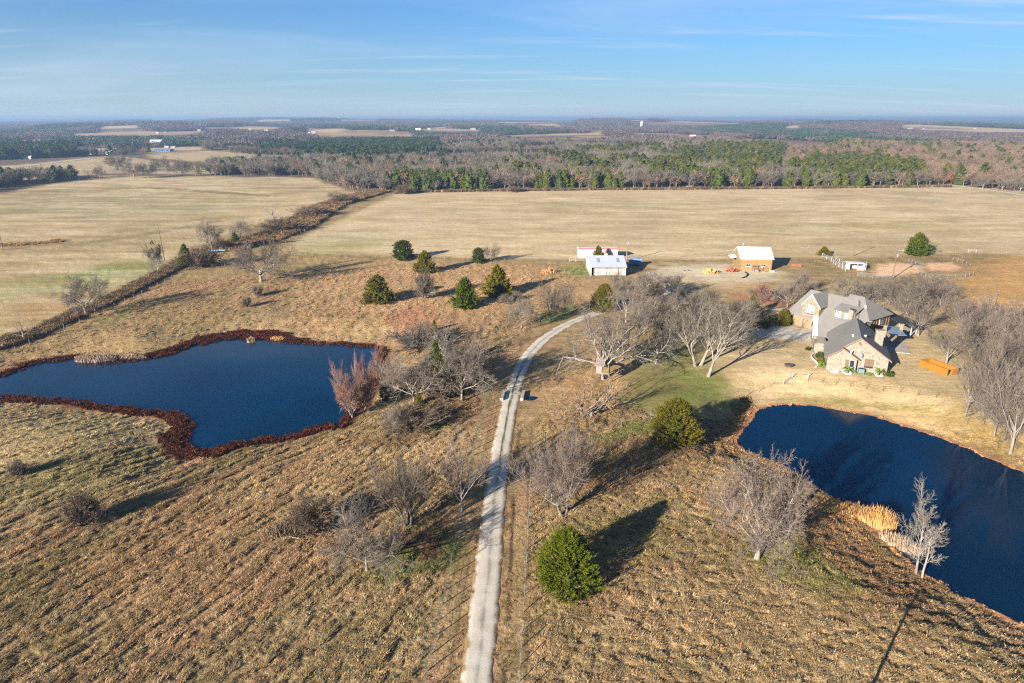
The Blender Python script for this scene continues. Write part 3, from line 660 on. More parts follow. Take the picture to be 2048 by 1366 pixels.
def grass():
    x1, y1 = sector(360000, 44, 118, R(46)); x2, y2 = sector(170000, 118, 240, R(43))
    x = np.concatenate([x1, x2]); y = np.concatenate([y1, y2]); D = np.hypot(x, y)
    rd_ = road_d(x, y); rg = np.maximum(rough(x, y), .42 * ((rd_ > 1.25) & (rd_ < 3.4) & (y < 150))); cl = clods(x, y)
    lush = np.maximum(cl, 0.15)
    keep = (rng.random(len(x)) < (0.12 + 0.88 * rg) * (0.10 + 0.90 * lush)) & (rg > 0.24) & (rd_ > 1.25 + .5 * fbm(x / .9, y / .9, 181, 2)) & (sdf(x, y, POND_L, 5) > 0.4) & (sdf(x, y, POND_R, 5) > 0.2)
    for a, b, c, d in BLOCKED:
        keep &= ~((x > a) & (x < b) & (y > c) & (y < d))
    x, y, D, rg, cl = x[keep], y[keep], D[keep], rg[keep], cl[keep]; n = len(x); wR = sstep(2, 10, x) > .5; wM = (y > 115) & ~wR
    ang = np.where(wR, math.atan2(DIR_R[1], DIR_R[0]), np.where(wM, math.atan2(DIR_M[1], DIR_M[0]), math.atan2(DIR_L[1], DIR_L[0]))) + rng.normal(0, .45, n) + math.pi * (rng.random(n) < .35)
    z = base_h(x, y) + rg * (cl * 0.26 - 0.05) - 0.03
    c = cover(x, y); v = rng.uniform(0.72, 1.30, (n, 1)); warm = rng.normal(0, 0.06, n)
    c = c * v * np.column_stack([1 + warm, np.ones(n), 1 - warm])
    s = 0.80 * (0.20 + 0.80 * rg) * (0.55 + 0.75 * cl) * rng.uniform(0.65, 1.35, n) * (1 - 0.12 * sstep(118, 180, D))
    scatter("dry_grass", np.column_stack([x, y, z]), ang, rng.normal(0, 0.15, n),
            np.column_stack([s * 1.25, s * 1.25, s]), c, LIB["tussock"], rng.integers(0, 5, n), "tussocky dry grass covering the pasture around the ponds")
hw_ = [house_w(a, b) for a, b in ((-4, -1), (22, -1), (22, 34), (-4, 34))]
BLOCKED = [(25.5, 39.5, 222, 243)]
grass()
def shore():
    X = []; Y = []; T = []; Z = []; Sx = []
    lo = POND_L.min(0) - 8; hi = POND_L.max(0) + 8
    x = rng.uniform(lo[0], hi[0], 90000); y = rng.uniform(lo[1], hi[1], 90000); d = sdf(x, y, POND_L, 12)
    # broad weed mat on the far bank, a narrower fringe on the near one
    px0 = U(330, 700, ZL)[0]; px1 = U(590, 690, ZL)[0]; my = POND_L[:, 1].mean()
    wide = 0.75 + 3.2 * sstep(px0 - 6, px0 + 8, x) * (1 - sstep(px1 - 9, px1 + 4, x)) * (y > my) + 0.4 * (y < my)
    wide = np.where((y > my) & (x > px1 + 2), 0.5, wide); wide = wide + 1.6 * sstep(U(330, 850, ZL)[0] - 2, U(340, 850, ZL)[0] + 1, x) * (1 - sstep(U(420, 900, ZL)[0], U(480, 900, ZL)[0], x)) * (y < my)
    east = x > U(690, 850, ZL)[0]
    wide = np.where(east & (y < my + 10), 0.2, wide)
    nz = fbm(x / 2.2, y / 2.2, 5, 2); k = (d > -0.9 - 0.8 * nz) & (d < wide * (0.45 + 1.1 * nz)) & ((d > 0.6) | (fbm(x / 1.0, y / 1.0, 15, 2) > .46)) & (rng.random(len(x)) < 0.95)
    x, y, d = x[k], y[k], d[k]; n = len(x); z = np.maximum(base_h(x, y), ZL) - 0.05
    t = np.array(A(98, 52, 31))[None] * rng.uniform(0.45, 1.25, (n, 1)) * np.column_stack([np.ones(n), rng.uniform(.75, 1.2, n), rng.uniform(.7, 1.3, n)])
    s = rng.uniform(0.7, 1.5, n) * np.where(d < 0, 0.7, 1.0)
    scatter("shore_weeds", np.column_stack([x, y, z]), rng.uniform(0, 6.28, n), rng.normal(0, .15, n), s, t, LIB["weed"], rng.integers(0, 4, n),
            "rust red waterside weeds fringing the left pond")
    # tan fringe on the far and west shore of the right pond
    lo = POND_R.min(0) - 8; hi = POND_R.max(0) + 8
    x = rng.uniform(lo[0], hi[0], 60000); y = rng.uniform(lo[1], hi[1], 60000); d = sdf(x, y, POND_R, 12)
    west = x < U(1540, 850, ZR)[0]; nz = fbm(x / 2.5, y / 2.5, 8, 2)
    k = (d > np.where(west, .9, 0.0)) & (d < np.where(west, 4.5, 0.8) * (0.4 + 1.1 * nz)) & (rng.random(len(x)) < np.where(west, 0.9, 0.12)) & (x < 100)
    x, y = x[k], y[k]; n = len(x); z = np.maximum(base_h(x, y), ZR) - 0.05
    t = np.array(A(196, 150, 102))[None] * rng.uniform(0.5, 1.25, (n, 1))
    scatter("bank_grass", np.column_stack([x, y, z]), rng.uniform(0, 6.28, n), rng.normal(0, .2, n), rng.uniform(.3, .75, n), t, LIB["weed"], rng.integers(0, 4, n),
            "tan bent grass along the bank of the right pond")
shore()
def band(l, half, n, sz, cols, name, label, dens=0.85, lib="brush"):
    P = gpx(l); seg = np.linalg.norm(np.diff(P, axis=0), axis=1); s = np.concatenate([[0], np.cumsum(seg)])
    t = rng.uniform(0, s[-1], n); x = np.interp(t, s, P[:, 0]); y = np.interp(t, s, P[:, 1]); i = np.clip(np.searchsorted(s, t) - 1, 0, len(P) - 2)
    d = np.diff(P, axis=0)[i]; d = d / np.linalg.norm(d, axis=1, keepdims=True); o = rng.uniform(-half, half, n)
    x = x - d[:, 1] * o; y = y + d[:, 0] * o; nz = fbm(x / 5, y / 5, 17, 2); k = (nz + rng.random(n) * 0.4) > (1.0 - dens)
    x, y, nz = x[k], y[k], nz[k]; n = len(x); cols = np.array(cols); c = cols[rng.integers(0, len(cols), n)] * rng.uniform(.65, 1.25, (n, 1))
    scatter(name, np.column_stack([x, y, base_h(x, y) - 0.05]), rng.uniform(0, 6.28, n), rng.normal(0, .12, n), sz * rng.uniform(.5, 1.2, n) * (0.5 + nz), c, LIB[lib], rng.integers(0, 4, n), label)
BR = [A(150, 122, 92), A(124, 100, 78), A(178, 148, 108), A(104, 86, 68), A(96, 88, 60)]
band([(-60, 705), (60, 672), (160, 628), (240, 592), (310, 555), (375, 520)], 3.0, 4200, .95, BR, "fence_row_brush", "brown brush along the fence row above the left pond", .62)
band([(440, 500), (520, 480), (590, 455), (660, 410), (760, 382)], 9, 6500, 1.35, BR + [A(186, 146, 98)], "fence_row_brush", "brown brush filling the strip between the two hay fields")
band([(-40, 494), (0, 492), (60, 488), (125, 482)], 3.2, 420, 0.8, [A(178, 140, 92)], "fence_row_brush", "tan brush strip beside the leftmost utility pole")
band([(790, 387), (860, 384), (945, 383), (1200, 380), (1500, 378), (1700, 376), (1900, 374)], 2.5, 2200, 1.6, BR, "fence_row_brush", "low brush along the far edge of the mown pasture")

# ------------------------------------------------------------------ trees
class Tree:
    def __init__(s, seed): s.r = random.Random(seed); s.tv = []; s.tf = []; s.cv = []; s.cf = []; s.ends = []
    def tube(s, pts, rad, n, crown):
        v, f = (s.cv, s.cf) if crown else (s.tv, s.tf); o = len(v); up = Vector((0.3, 0.9, 0.2))
        for i, p in enumerate(pts):
            d = (pts[min(i + 1, len(pts) - 1)] - pts[max(i - 1, 0)])
            d = d.normalized() if d.length > 1e-6 else Vector((0, 0, 1))
            a = d.cross(up); a = a.normalized() if a.length > 1e-3 else d.orthogonal().normalized(); b = d.cross(a)
            for k in range(n):
                t = 6.2832 * k / n; v.append(p + (a * math.cos(t) + b * math.sin(t)) * rad[i])
        for i in range(len(pts) - 1):
            for k in range(n):
                f.append((o + i * n + k, o + i * n + (k + 1) % n, o + (i + 1) * n + (k + 1) % n, o + (i + 1) * n + k))
    def spike(s, p, q, r):
        v, f = s.cv, s.cf; o = len(v); d = (q - p); a = d.orthogonal().normalized() * r; b = d.normalized().cross(a)
        v += [p + a, p - a * .5 + b * .87, p - a * .5 - b * .87, q]; f += [(o, o + 1, o + 3), (o + 1, o + 2, o + 3), (o + 2, o, o + 3)]
    def branch(s, p, d, L, r, lvl, P):
        R_ = s.r; ns = P['seg'][lvl]; pts = [p.copy()]; dirs = []; dd = d.normalized()
        for i in range(ns):
            w_ = P['wander'][lvl]
            dd = (dd + Vector((R_.gauss(0, w_), R_.gauss(0, w_), R_.gauss(0, w_) + P['up'][lvl]))).normalized()
            dirs.append(dd); pts.append(pts[-1] + dd * (L / ns))
        last = lvl >= P['levels'] - 1
        if last:
            if len(pts) > 2:
                s.spike(pts[0], pts[1] + (pts[1] - pts[0]) * 0.4, r); s.spike(pts[1], pts[-1], r * 0.75)
            else: s.spike(pts[0], pts[-1], r)
        else:
            tip = P['taper'][lvl]; rad = [max(r * (1 - (1 - tip) * i / ns), 0.006) for i in range(ns + 1)]
            if lvl == 0: rad[0] *= 1.25
            s.tube(pts, rad, P['sides'][lvl], lvl >= P['crown'])
        if last: return
        n = P['kids'][lvl]; n = max(1, int(round(n * R_.uniform(0.8, 1.2)))); t0 = P['from'][lvl]; ph = R_.uniform(0, 6.28)
        for k in range(n):
            t = t0 + (1 - t0) * ((k + R_.uniform(.1, .9)) / n); x = t * ns; i = min(int(x), ns - 1); q = pts[i].lerp(pts[i + 1], x - i)
            ph += 2.4 + R_.gauss(0, .4); ang = P['angle'][lvl] * R_.uniform(.7, 1.3)
            if P.get('topin') and lvl == 0: ang *= 1.15 - 0.75 * (k / max(n - 1, 1))
            base = dirs[i]; a = base.orthogonal().normalized(); b = base.cross(a)
            nd = base * math.cos(ang) + (a * math.cos(ph) + b * math.sin(ph)) * math.sin(ang)
            l2 = L * P['len'][lvl] * R_.uniform(.7, 1.15) * (1 - P['short'][lvl] * t)
            if lvl == 0: l2 = P['H'] * P['limb'] * R_.uniform(.75, 1.1) * (1 - P['short'][0] * (k / n))
            s.branch(q, nd, l2, max(rad[i] * P['rr'][lvl], P['rmin'][min(lvl + 1, 4)]), lvl + 1, P)
        if P.get('lead', True) and lvl < P['levels'] - 2:
            s.branch(pts[-1], dirs[-1], L * (0.38 if lvl else 0.6), rad[-1] * .9, lvl + 1, P)
BASE = dict(levels=5, crown=3, seg=[4, 5, 4, 3, 2], wander=[.07, .16, .20, .22, .25], up=[.04, .07, .05, .05, .06], taper=[.62, .26, .28, .4, .3], sides=[7, 6, 5, 3, 3],
            kids=[6, 6, 7, 6], angle=[.85, .75, .7, .7], len=[.6, .55, .58, .6], short=[.25, .35, .35, .4], rr=[.42, .44, .45, .5], rmin=[.1, .045, .026, .018, .014], limb=.62, H=10, **{'from': [.45, .25, .2, .15]})
def kind_of(**k): d = dict(BASE); d.update(k); return d
KIND = {
 'oak': kind_of(lead=False, kids=[9, 10, 9, 9], angle=[1.0, .8, .8, .7], limb=.66),
 'sparse': kind_of(kids=[6, 5, 5, 3], wander=[.14, .26, .3, .3, .3], angle=[1.0, .85, .85, .8], limb=.8, rr=[.5, .48, .46, .45]),
 'gnarly': kind_of(kids=[8, 7, 6, 5], wander=[.14, .30, .34, .34, .3], angle=[.95, .85, .85, .8], limb=.75, up=[.02, .07, .05, .04, .02], rr=[.54, .52, .48, .45], rmin=[.1, .06, .032, .020, .015]),
 'elm': kind_of(crown=2, kids=[7, 8, 8, 8], angle=[.66, .6, .6, .55], limb=.70, up=[.05, .12, .11, .10, .1], wander=[.06, .10, .13, .16, .2]),
 'tall': kind_of(kids=[11, 7, 6, 5], angle=[.75, .6, .6, .55], limb=.40, up=[.05, .13, .12, .1, .1], topin=True, trunk=.8, **{'from': [.30, .25, .2, .15]}),
 'white': kind_of(kids=[6, 7, 6, 5], angle=[.55, .6, .7, .7], limb=.72, up=[.03, .09, .05, .04, .04], wander=[.10, .16, .22, .25, .3], rr=[.55, .52, .46, .45]),
 'willow': kind_of(kids=[9, 9, 8, 5], crown=2, angle=[.95, .55, .5, .45], limb=.72, up=[.05, .07, .07, .07, .06], wander=[.06, .12, .14, .16, .2], **{'from': [.15, .2, .2, .15]}),
 'bush': kind_of(levels=4, crown=2, kids=[12, 9, 8], angle=[.75, .6, .6], limb=.75, seg=[2, 4, 3, 2], **{'from': [.2, .2, .15]}),
 'dead': kind_of(levels=4, crown=3, kids=[5, 5, 4], angle=[.9, .8, .7], limb=.6),
}
def bare_meshes(key, seed, H, tr, trunk, bark, twig, stems=1, lean=(0, 0)):
    T = Tree(seed); P = dict(KIND[key]); P['H'] = H
    for k in range(stems):
        a = 6.283 * k / stems + T.r.uniform(-.5, .5); off = Vector((math.cos(a), math.sin(a), 0)) * (0.0 if stems == 1 else tr * 1.7)
        d = Vector((lean[0], lean[1], 1)) + (off.normalized() * .28 if stems > 1 else Vector((0, 0, 0)))
        T.branch(off + Vector((0, 0, -.15)), d, H * trunk * T.r.uniform(.9, 1.1), tr, 0, P)
    tm = pyd("trunk", T.tv, T.tf, M[bark], True); cm = pyd("crown", T.cv, T.cf, M[twig]) if T.cv else None
    V = np.array([tuple(p) for p in (T.tv + T.cv)]); rr = np.hypot(V[:, 0] - V[:, 0].mean(), V[:, 1] - V[:, 1].mean())
    return dict(trunk=tm, crown=cm, w=2 * float(np.percentile(np.hypot(V[:, 0], V[:, 1]), 93)), h=float(np.percentile(V[:, 2], 99.3)))
def cedar_mesh(seed, mat, n_br=330, n_sp=15, top=1.0, squat=1.0, spray=0.34, base=0.04, pointed=1.0):
    """Unit-ish cedar, about 8 m tall and 7 m wide: branchlets of small leaf sprays over a lobed cone."""
    r = random.Random(seed); H = 8.0; v = []; f = []
    lob = [(r.uniform(0, 6.28), r.uniform(.06, .16), r.randint(2, 5), r.uniform(-2, 2)) for _ in range(4)]
    def prof(t): 
        a = min(1.0, 0.62 + 2.2 * t) if t < .18 else 1.0
        return 3.3 * squat * a * (max(0.0, 1 - t) ** (0.62 * pointed)) * (1 if t < .96 else .8)
    for b in range(n_br):
        t = r.random() ** 1.25 * (1 - base) + base; ph = r.uniform(0, 6.283); R0 = prof(t)
        k = 1 + sum(a * math.sin(m * ph + q + s_ * t * 3) for q, a, m, s_ in lob) + r.gauss(0, .08)
        rad = R0 * k * (r.choice((1.0, 1.0, r.uniform(1.05, 1.22))) * r.uniform(.80, 1.05) if r.random() < .8 else r.uniform(.45, .8)); z = t * H * top
        c = Vector((rad * math.cos(ph), rad * math.sin(ph), z)); el = .55 + 0.8 * t + r.gauss(0, .22)
        d = Vector((math.cos(ph) * math.cos(el), math.sin(ph) * math.cos(el), math.sin(el))); L = r.uniform(.7, 1.35) * (0.75 + .25 * squat); p0 = c - d * L * .7
        for q in range(n_sp):
            u = q / n_sp; p = p0 + d * (L * u); sd_ = d.orthogonal().normalized(); sd_.rotate(Matrix.Rotation(r.uniform(0, 6.28), 3, d))
            w_ = spray * (1.15 - .65 * u) * r.uniform(.6, 1.25); o_ = (d * r.uniform(.5, 1.1) + sd_ * r.uniform(.5, 1.0) + Vector((0, 0, .15))).normalized() * w_ * 1.55
            cr = o_.cross(Vector((r.gauss(0, 1), r.gauss(0, 1), r.gauss(0, 1)))).normalized() * w_ * .26; o = len(v)
            v += [p, p + o_ * .5 + cr, p + o_, p + o_ * .5 - cr]; f += [(o, o + 1, o + 2), (o, o + 2, o + 3)]
    cm = pyd("crown", v, f, M[mat])
    mb = MB(); mb.bar((0, 0, -.2), (0, 0, H * .75), .20, 6, .04)
    for k in range(10):
        z = .6 + k * .5; a = k * 2.4; mb.bar((0, 0, z), (1.8 * math.cos(a) * (1 - k / 13), 1.8 * math.sin(a) * (1 - k / 13), z + .6), .06, 4, .02)
    # solid dark core added to stop light passing through the crown
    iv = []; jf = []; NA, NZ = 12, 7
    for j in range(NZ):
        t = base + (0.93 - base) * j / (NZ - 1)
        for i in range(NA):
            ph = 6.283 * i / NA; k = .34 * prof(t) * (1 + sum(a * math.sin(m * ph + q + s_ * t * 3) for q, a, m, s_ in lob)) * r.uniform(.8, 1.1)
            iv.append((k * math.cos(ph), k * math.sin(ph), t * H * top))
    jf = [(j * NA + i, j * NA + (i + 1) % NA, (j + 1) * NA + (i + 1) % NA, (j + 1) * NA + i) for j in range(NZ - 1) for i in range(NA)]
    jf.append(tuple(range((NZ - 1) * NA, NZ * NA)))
    im = pyd("dark_core", iv, jf, M['cedar_dark'], True)
    tm = pyd("trunk", mb.v, mb.f, M['bark_grey'])
    V = np.array([tuple(p) for p in v]); return dict(trunk=tm, crown=cm, inner=im, w=2 * float(np.percentile(np.hypot(V[:, 0], V[:, 1]), 96)), h=float(V[:, 2].max()))
PROTO = {}
def proto(key):
    if key in PROTO: return PROTO[key]
    B = bare_meshes
    D = {
     'big_oak': lambda: B('oak', 11, 9, .25, .22, 'bark_pale', 'twig_purple'),
     'gnarly_a': lambda: B('gnarly', 23, 10, .30, .28, 'bark_pale', 'twig_grey', 2), 'gnarly_b': lambda: B('gnarly', 29, 9, .27, .30, 'bark_pale', 'twig_grey'),
     'low_spread': lambda: B('sparse', 33, 6, .22, .18, 'bark_grey', 'twig_gold', 2),
     'white_twin': lambda: B('white', 41, 11, .25, .40, 'bark_pale', 'twig_grey', 2), 'white_lean': lambda: B('white', 47, 11, .27, .45, 'bark_pale', 'twig_grey', 1, (.40, .1)),
     'elm_a': lambda: B('elm', 53, 9, .19, .22, 'bark_grey', 'twig_purple', 2), 'elm_b': lambda: B('elm', 59, 9, .20, .25, 'bark_grey', 'twig_grey'),
     'elm_c': lambda: B('elm', 61, 9, .18, .26, 'bark_pale', 'twig_purple'), 'elm_dark': lambda: B('elm', 67, 8, .2, .2, 'bark_dark', 'twig_dark', 3),
     'oak_a': lambda: B('oak', 71, 8, .19, .26, 'bark_grey', 'twig_grey'), 'oak_b': lambda: B('oak', 73, 8, .20, .30, 'bark_pale', 'twig_grey'), 'oak_dark': lambda: B('oak', 79, 8, .19, .28, 'bark_grey', 'twig_dark'),
     'slender': lambda: B('tall', 83, 11, .20, .78, 'bark_pale', 'bark_pale'), 'slender_b': lambda: B('tall', 89, 9, .16, .75, 'bark_pale', 'bark_pale'),
     'willow': lambda: B('willow', 97, 7, .16, .25, 'bark_pale', 'twig_orange', 3), 'willow_b': lambda: B('willow', 101, 7, .16, .25, 'bark_grey', 'twig_orange', 2),
     'bush_grey': lambda: B('bush', 103, 3, .05, .22, 'bark_grey', 'twig_grey', 4), 'bush_dark': lambda: B('bush', 107, 3, .05, .2, 'bark_dark', 'twig_brown', 5),
     'bush_orange': lambda: B('bush', 109, 3, .05, .2, 'bark_dark', 'twig_orange', 5), 'dead': lambda: B('dead', 113, 6, .18, .45, 'bark_grey', 'bark_grey'),
     'cedar_big': lambda: cedar_mesh(1, 'cedar_green', 1250, 32, spray=.18), 'cedar_olive': lambda: cedar_mesh(2, 'cedar_olive', 1250, 32, spray=.19, pointed=.85),
     'cedar_a': lambda: cedar_mesh(3, 'cedar_green', 460, 17, spray=.38), 'cedar_b': lambda: cedar_mesh(4, 'cedar_olive', 460, 17, spray=.38, pointed=1.2), 'cedar_c': lambda: cedar_mesh(5, 'cedar_dark', 460, 17, spray=.38, pointed=.7),
     'cedar_d': lambda: cedar_mesh(6, 'cedar_brown', 460, 17, spray=.38, pointed=.9),
    }[key]
    PROTO[key] = D(); return PROTO[key]
def plant_tree(name, key, px, py, top, width, label, cat='tree', group=None, rz=None, xyz=None, seed=[0]):
    """A tree whose foot stands at photo point (px, py) and whose crown reaches the row `top` and is `width` px wide."""
    P = proto(key); x, y, z = xyz or at(px, py); seed[0] += 1; rr = random.Random(seed[0] * 7 + 1)
    h = height_to(y, top, z) * 1.02; th_ = math.atan2(CAMH - z - h * .4, math.hypot(x, y)); wd = width * depth_of(x, y, z + h * .5) / FPX * 1.04
    c0, a0 = (.42, .58) if key.startswith('cedar') else (.58, .42)
    E_ = h * math.cos(th_); lo, hi = h * .45, h
    for _ in range(20):
        m_ = .5 * (lo + hi); ap = c0 * m_ * math.cos(th_) + math.hypot(a0 * m_ * math.cos(th_), wd * .44 * math.sin(th_) * (.55 if key.startswith('cedar') else .85))
        lo, hi = (m_, hi) if ap < E_ else (lo, m_)
    h = hi
    e = thing(name, (x, y, z - 0.05), label, cat, group, rr.uniform(0, 6.28) if rz is None else rz, (wd / P['w'], wd / P['w'], h / P['h']))
    mesh_obj("trunk", P['trunk'], e)
    if P['crown']: mesh_obj("crown", P['crown'], e)
    if P.get('inner'): mesh_obj("dark_core", P['inner'], e)
    return e
PT = plant_tree
# cedars
PT('cedar_tree', 'cedar_big', 1132, 1168, 1050, 128, "bright green bushy cedar beside the drive in the foreground")
PT('cedar_tree', 'cedar_olive', 1349, 882, 794, 108, "large olive green cedar at the west end of the right pond")
PT('cedar_tree', 'cedar_d', 757, 604, 548, 66, "round green cedar on the slope, leftmost of the cedars above the left pond")
PT('cedar_tree', 'cedar_a', 931, 614, 553, 58, "bright green conical cedar on the slope, nearest to the drive bend")
PT('cedar_tree', 'cedar_b', 995, 590, 528, 60, "pointed cedar on a bare short trunk on the slope")
PT('cedar_tree', 'cedar_c', 807, 518, 479, 52, "dark round cedar standing at the edge of the mown pasture")
PT('cedar_tree', 'cedar_d', 850, 545, 500, 46, "brownish cedar right behind a pale leafless bush")
PT('cedar_tree', 'cedar_c', 957, 525, 494, 32, "small green cedar with a bare tree at its right side")
PT('cedar_tree', 'cedar_olive', 1208, 620, 566, 58, "olive cedar beside the drive in front of the white barn")
PT('cedar_tree', 'cedar_b', 1196, 522, 490, 27, "little cedar between the white barn and the red edged shed")
PT('cedar_tree', 'cedar_a', 1833, 510, 464, 48, "lone bright green cedar on the pasture behind the riding arena")
PT('cedar_shrub', 'cedar_olive', 1647, 511, 492, 24, "small cedar shrub with a reddish side at the end of the white fence", 'shrub')
PT('cedar_tree', 'cedar_a', 373, 533, 486, 27, "narrow green cedar on the fence row beside a dark thicket")
PT('cedar_tree', 'cedar_c', 471, 487, 464, 16, "small dark cedar in the brushy strip between the hay fields")
PT('cedar_tree', 'cedar_a', 872, 742, 678, 36, "green cedar growing up through the bare trees beside the left pond")
PT('cedar_tree', 'cedar_d', 906, 786, 706, 62, "dark cedar half hidden in the bare grove by the drive")
PT('cedar_tree', 'cedar_b', 838, 812, 778, 20, "little cedar at the foot of a bare tree by the left pond")
PT('cedar_shrub', 'cedar_c', 775, 797, 763, 38, "dark evergreen shrub on the east shore of the left pond", 'shrub')
PT('cedar_shrub', 'cedar_b', 869, 662, 638, 14, "small green cedar poking out above the grove by the pond", 'shrub')
PT('cedar_shrub', 'cedar_d', 1520, 652, 614, 50, "dark cedar shrub by the driveway west of the garage", 'shrub')
PT('cedar_shrub', 'cedar_olive', 1566, 649, 617, 36, "olive shrub at the corner of the stone garage", 'shrub')
PT('cedar_tree', 'cedar_d', 1504, 632, 588, 30, "thin cedar behind the driveway shrubs", )
# foreground and pond-side bare trees
PT('bare_oak_tree', 'big_oak', 1513, 1118, 912, 222, "spreading pale barked leafless oak on the slope by the right pond", rz=0.6)
PT('bare_tree', 'slender', 1831, 1150, 984, 86, "tall slender pale bare tree on the shore of the right pond", rz=1.0)
PT('bare_tree', 'slender_b', 1844, 1157, 1043, 58, "shorter slender pale bare tree on the shore of the right pond", rz=2.0)
PT('bare_tree', 'elm_a', 1127, 1030, 868, 178, "bare purplish twigged tree with forked trunk, right of the drive")
PT('bare_tree', 'elm_c', 1090, 1003, 905, 66, "thin bare tree tucked left behind the fork trunked one")
PT('bare_tree', 'elm_b', 1103, 1003, 915, 56, "thin bare tree right next to the fork trunked one")
PT('bare_tree', 'low_spread', 1174, 834, 736, 150, "low spreading leafless tree with golden brown twigs on the lawn", rz=0.3)
PT('bare_oak_tree', 'gnarly_a', 1210, 757, 604, 190, "huge gnarled pale oak holding the tree house", rz=0.9)
PT('bare_oak_tree', 'gnarly_b', 1312, 729, 634, 104, "gnarled pale oak on the lawn, right of the tree house", rz=2.2)
PT('bare_tree', 'white_twin', 1395, 731, 588, 128, "white barked bare tree with twin trunks on the lawn", rz=0.2)
PT('bare_tree', 'white_lean', 1416, 753, 612, 180, "white barked bare tree leaning right over the lawn", rz=0.05)
PT('bare_tree', 'oak_b', 1252, 645, 545, 110, "bare tree between the drive and the white barn")
PT('bare_tree', 'oak_dark', 1284, 604, 543, 90, "bare tree in front of the white barn's right end")
PT('bare_tree', 'oak_b', 1342, 592, 545, 70, "bare tree by the gravel lane")
PT('bare_tree', 'oak_a', 1372, 650, 572, 100, "grey bare tree in the middle of the grove before the house")
PT('bare_tree', 'elm_b', 1440, 650, 575, 90, "grey bare tree behind the white twin trunked one")
PT('bare_tree', 'oak_a', 1322, 668, 580, 96, "grey bare tree behind the gnarled lawn oak")
for _px, _py, _tp, _wd, _k, _lb in ((1288, 668, 590, 76, 'oak_dark', "dark bare tree between the tree house oak and the drive bend"), (1352, 704, 606, 80, 'oak_b', "bare tree between the gnarled lawn oak and the twin trunks"),
      (1456, 694, 604, 84, 'oak_a', "bare tree shading the lawn behind the leaning white tree"), (1236, 712, 610, 70, 'gnarly_b', "pale bare tree right behind the tree house")):
    PT('bare_tree', _k, _px, _py, _tp, _wd, _lb)
PT('bare_tree', 'oak_a', 1492, 660, 590, 74, "small grey bare tree beside the driveway shrubs")
PT('bare_tree', 'white_twin', 1262, 700, 596, 84, "white limbed bare tree crowded behind the tree house oak")
# grove by the left pond
PT('bare_tree', 'oak_b', 829, 812, 700, 146, "pale limbed bare tree in the grove on the east shore of the left pond")
PT('bare_tree', 'oak_b', 924, 803, 680, 116, "pale bare tree nearest the drive in the pond grove", rz=1.1)
PT('bare_tree', 'gnarly_b', 890, 728, 630, 130, "wide pale bare tree at the back of the pond grove")
PT('bare_tree', 'oak_dark', 960, 770, 690, 76, "dark bare tree behind the one nearest the drive")
PT('willow', 'willow', 704, 834, 727, 82, "orange twigged willow leaning over the left pond")
PT('willow', 'willow_b', 727, 826, 722, 46, "slim orange twigged willow beside the leaning one")
PT('willow', 'willow_b', 768, 775, 700, 70, "orange pink bare willow at the northeast corner of the left pond")
PT('bare_tree', 'oak_a', 786, 869, 812, 54, "small grey bare tree on the bank right of the willows")
PT('thorn_bush', 'bush_dark', 880, 795, 752, 90, "dark leafless thicket filling the grove", 'bush')
PT('thorn_bush', 'bush_dark', 830, 850, 808, 120, "brown thicket along the ditch below the grove", 'bush')
PT('thorn_bush', 'bush_grey', 950, 742, 705, 70, "grey thicket at the drive side of the grove", 'bush')
PT('thorn_bush', 'bush_grey', 840, 700, 650, 110, "grey green thicket at the back of the grove", 'bush')
PT('bare_tree', 'elm_dark', 816, 1052, 915, 112, "dark stemmed bare tree left of the drive")
PT('bare_tree', 'elm_c', 924, 1022, 882, 104, "bare tree standing right at the green post fence")
PT('bare_tree', 'oak_a', 735, 1142, 1000, 170, "grey bare tree with a tangled crown, left foreground")
PT('thorn_bush', 'bush_dark', 628, 1064, 996, 96, "dark leafless thicket next to the brush heap", 'bush')
PT('bare_tree', 'bush_dark', 167, 1052, 985, 66, "small dark leafless sapling on the left foreground slope", 'sapling')
PT('bare_tree', 'bush_grey', 38, 952, 920, 34, "tiny leafless sapling at the left edge", 'sapling')
PT('thorn_bush', 'bush_dark', 494, 614, 593, 20, "small dark bush on the slope above the left pond", 'bush')
PT('thorn_bush', 'bush_dark', 516, 592, 570, 22, "small dark bush beneath the spreading oak", 'bush')
# left side
PT('bare_oak_tree', 'oak_b', 173, 629, 552, 104, "lone bare tree on the fence row above the left pond", rz=0.4)
PT('bare_tree', 'dead', 49, 683, 632, 64, "thin dead tree on the fence row at far left")
MIS = PT('bare_tree', 'oak_b', 317, 548, 488, 44, "bare tree with clumps of green mistletoe on the fence row")
PT('bare_oak_tree', 'big_oak', 522, 563, 482, 120, "wide bare oak on the slope above the left pond", rz=2.0)
PT('bare_tree', 'dead', 547, 445, 402, 42, "dead forked tree in the brushy strip between the fields")
PT('bare_tree', 'oak_b', 424, 505, 440, 50, "bare tree beside the parked flatbed trailer")
PT('bare_tree', 'oak_a', 482, 478, 436, 44, "leaning bare tree in the brushy strip")
PT('thorn_bush', 'bush_dark', 406, 535, 492, 58, "dark thicket beside the narrow cedar", 'bush')
PT('thorn_bush', 'bush_dark', 448, 498, 478, 36, "dark bush behind the flatbed trailer", 'bush')
PT('bare_tree', 'dead', 634, 412, 390, 14, "tiny dead snag in the brushy strip")
PT('bare_tree', 'oak_a', 667, 400, 380, 20, "small bare tree in the brushy strip towards the wood")
PT('thorn_bush', 'bush_dark', 690, 404, 388, 46, "dark bush towards the end of the brushy strip", 'bush')
PT('thorn_bush', 'bush_dark', 622, 432, 410, 60, "dark thicket midway along the brushy strip", 'bush')
PT('thorn_bush', 'bush_dark', 560, 462, 436, 70, "dark thicket behind the wide oak", 'bush')
_r = random.Random(5)
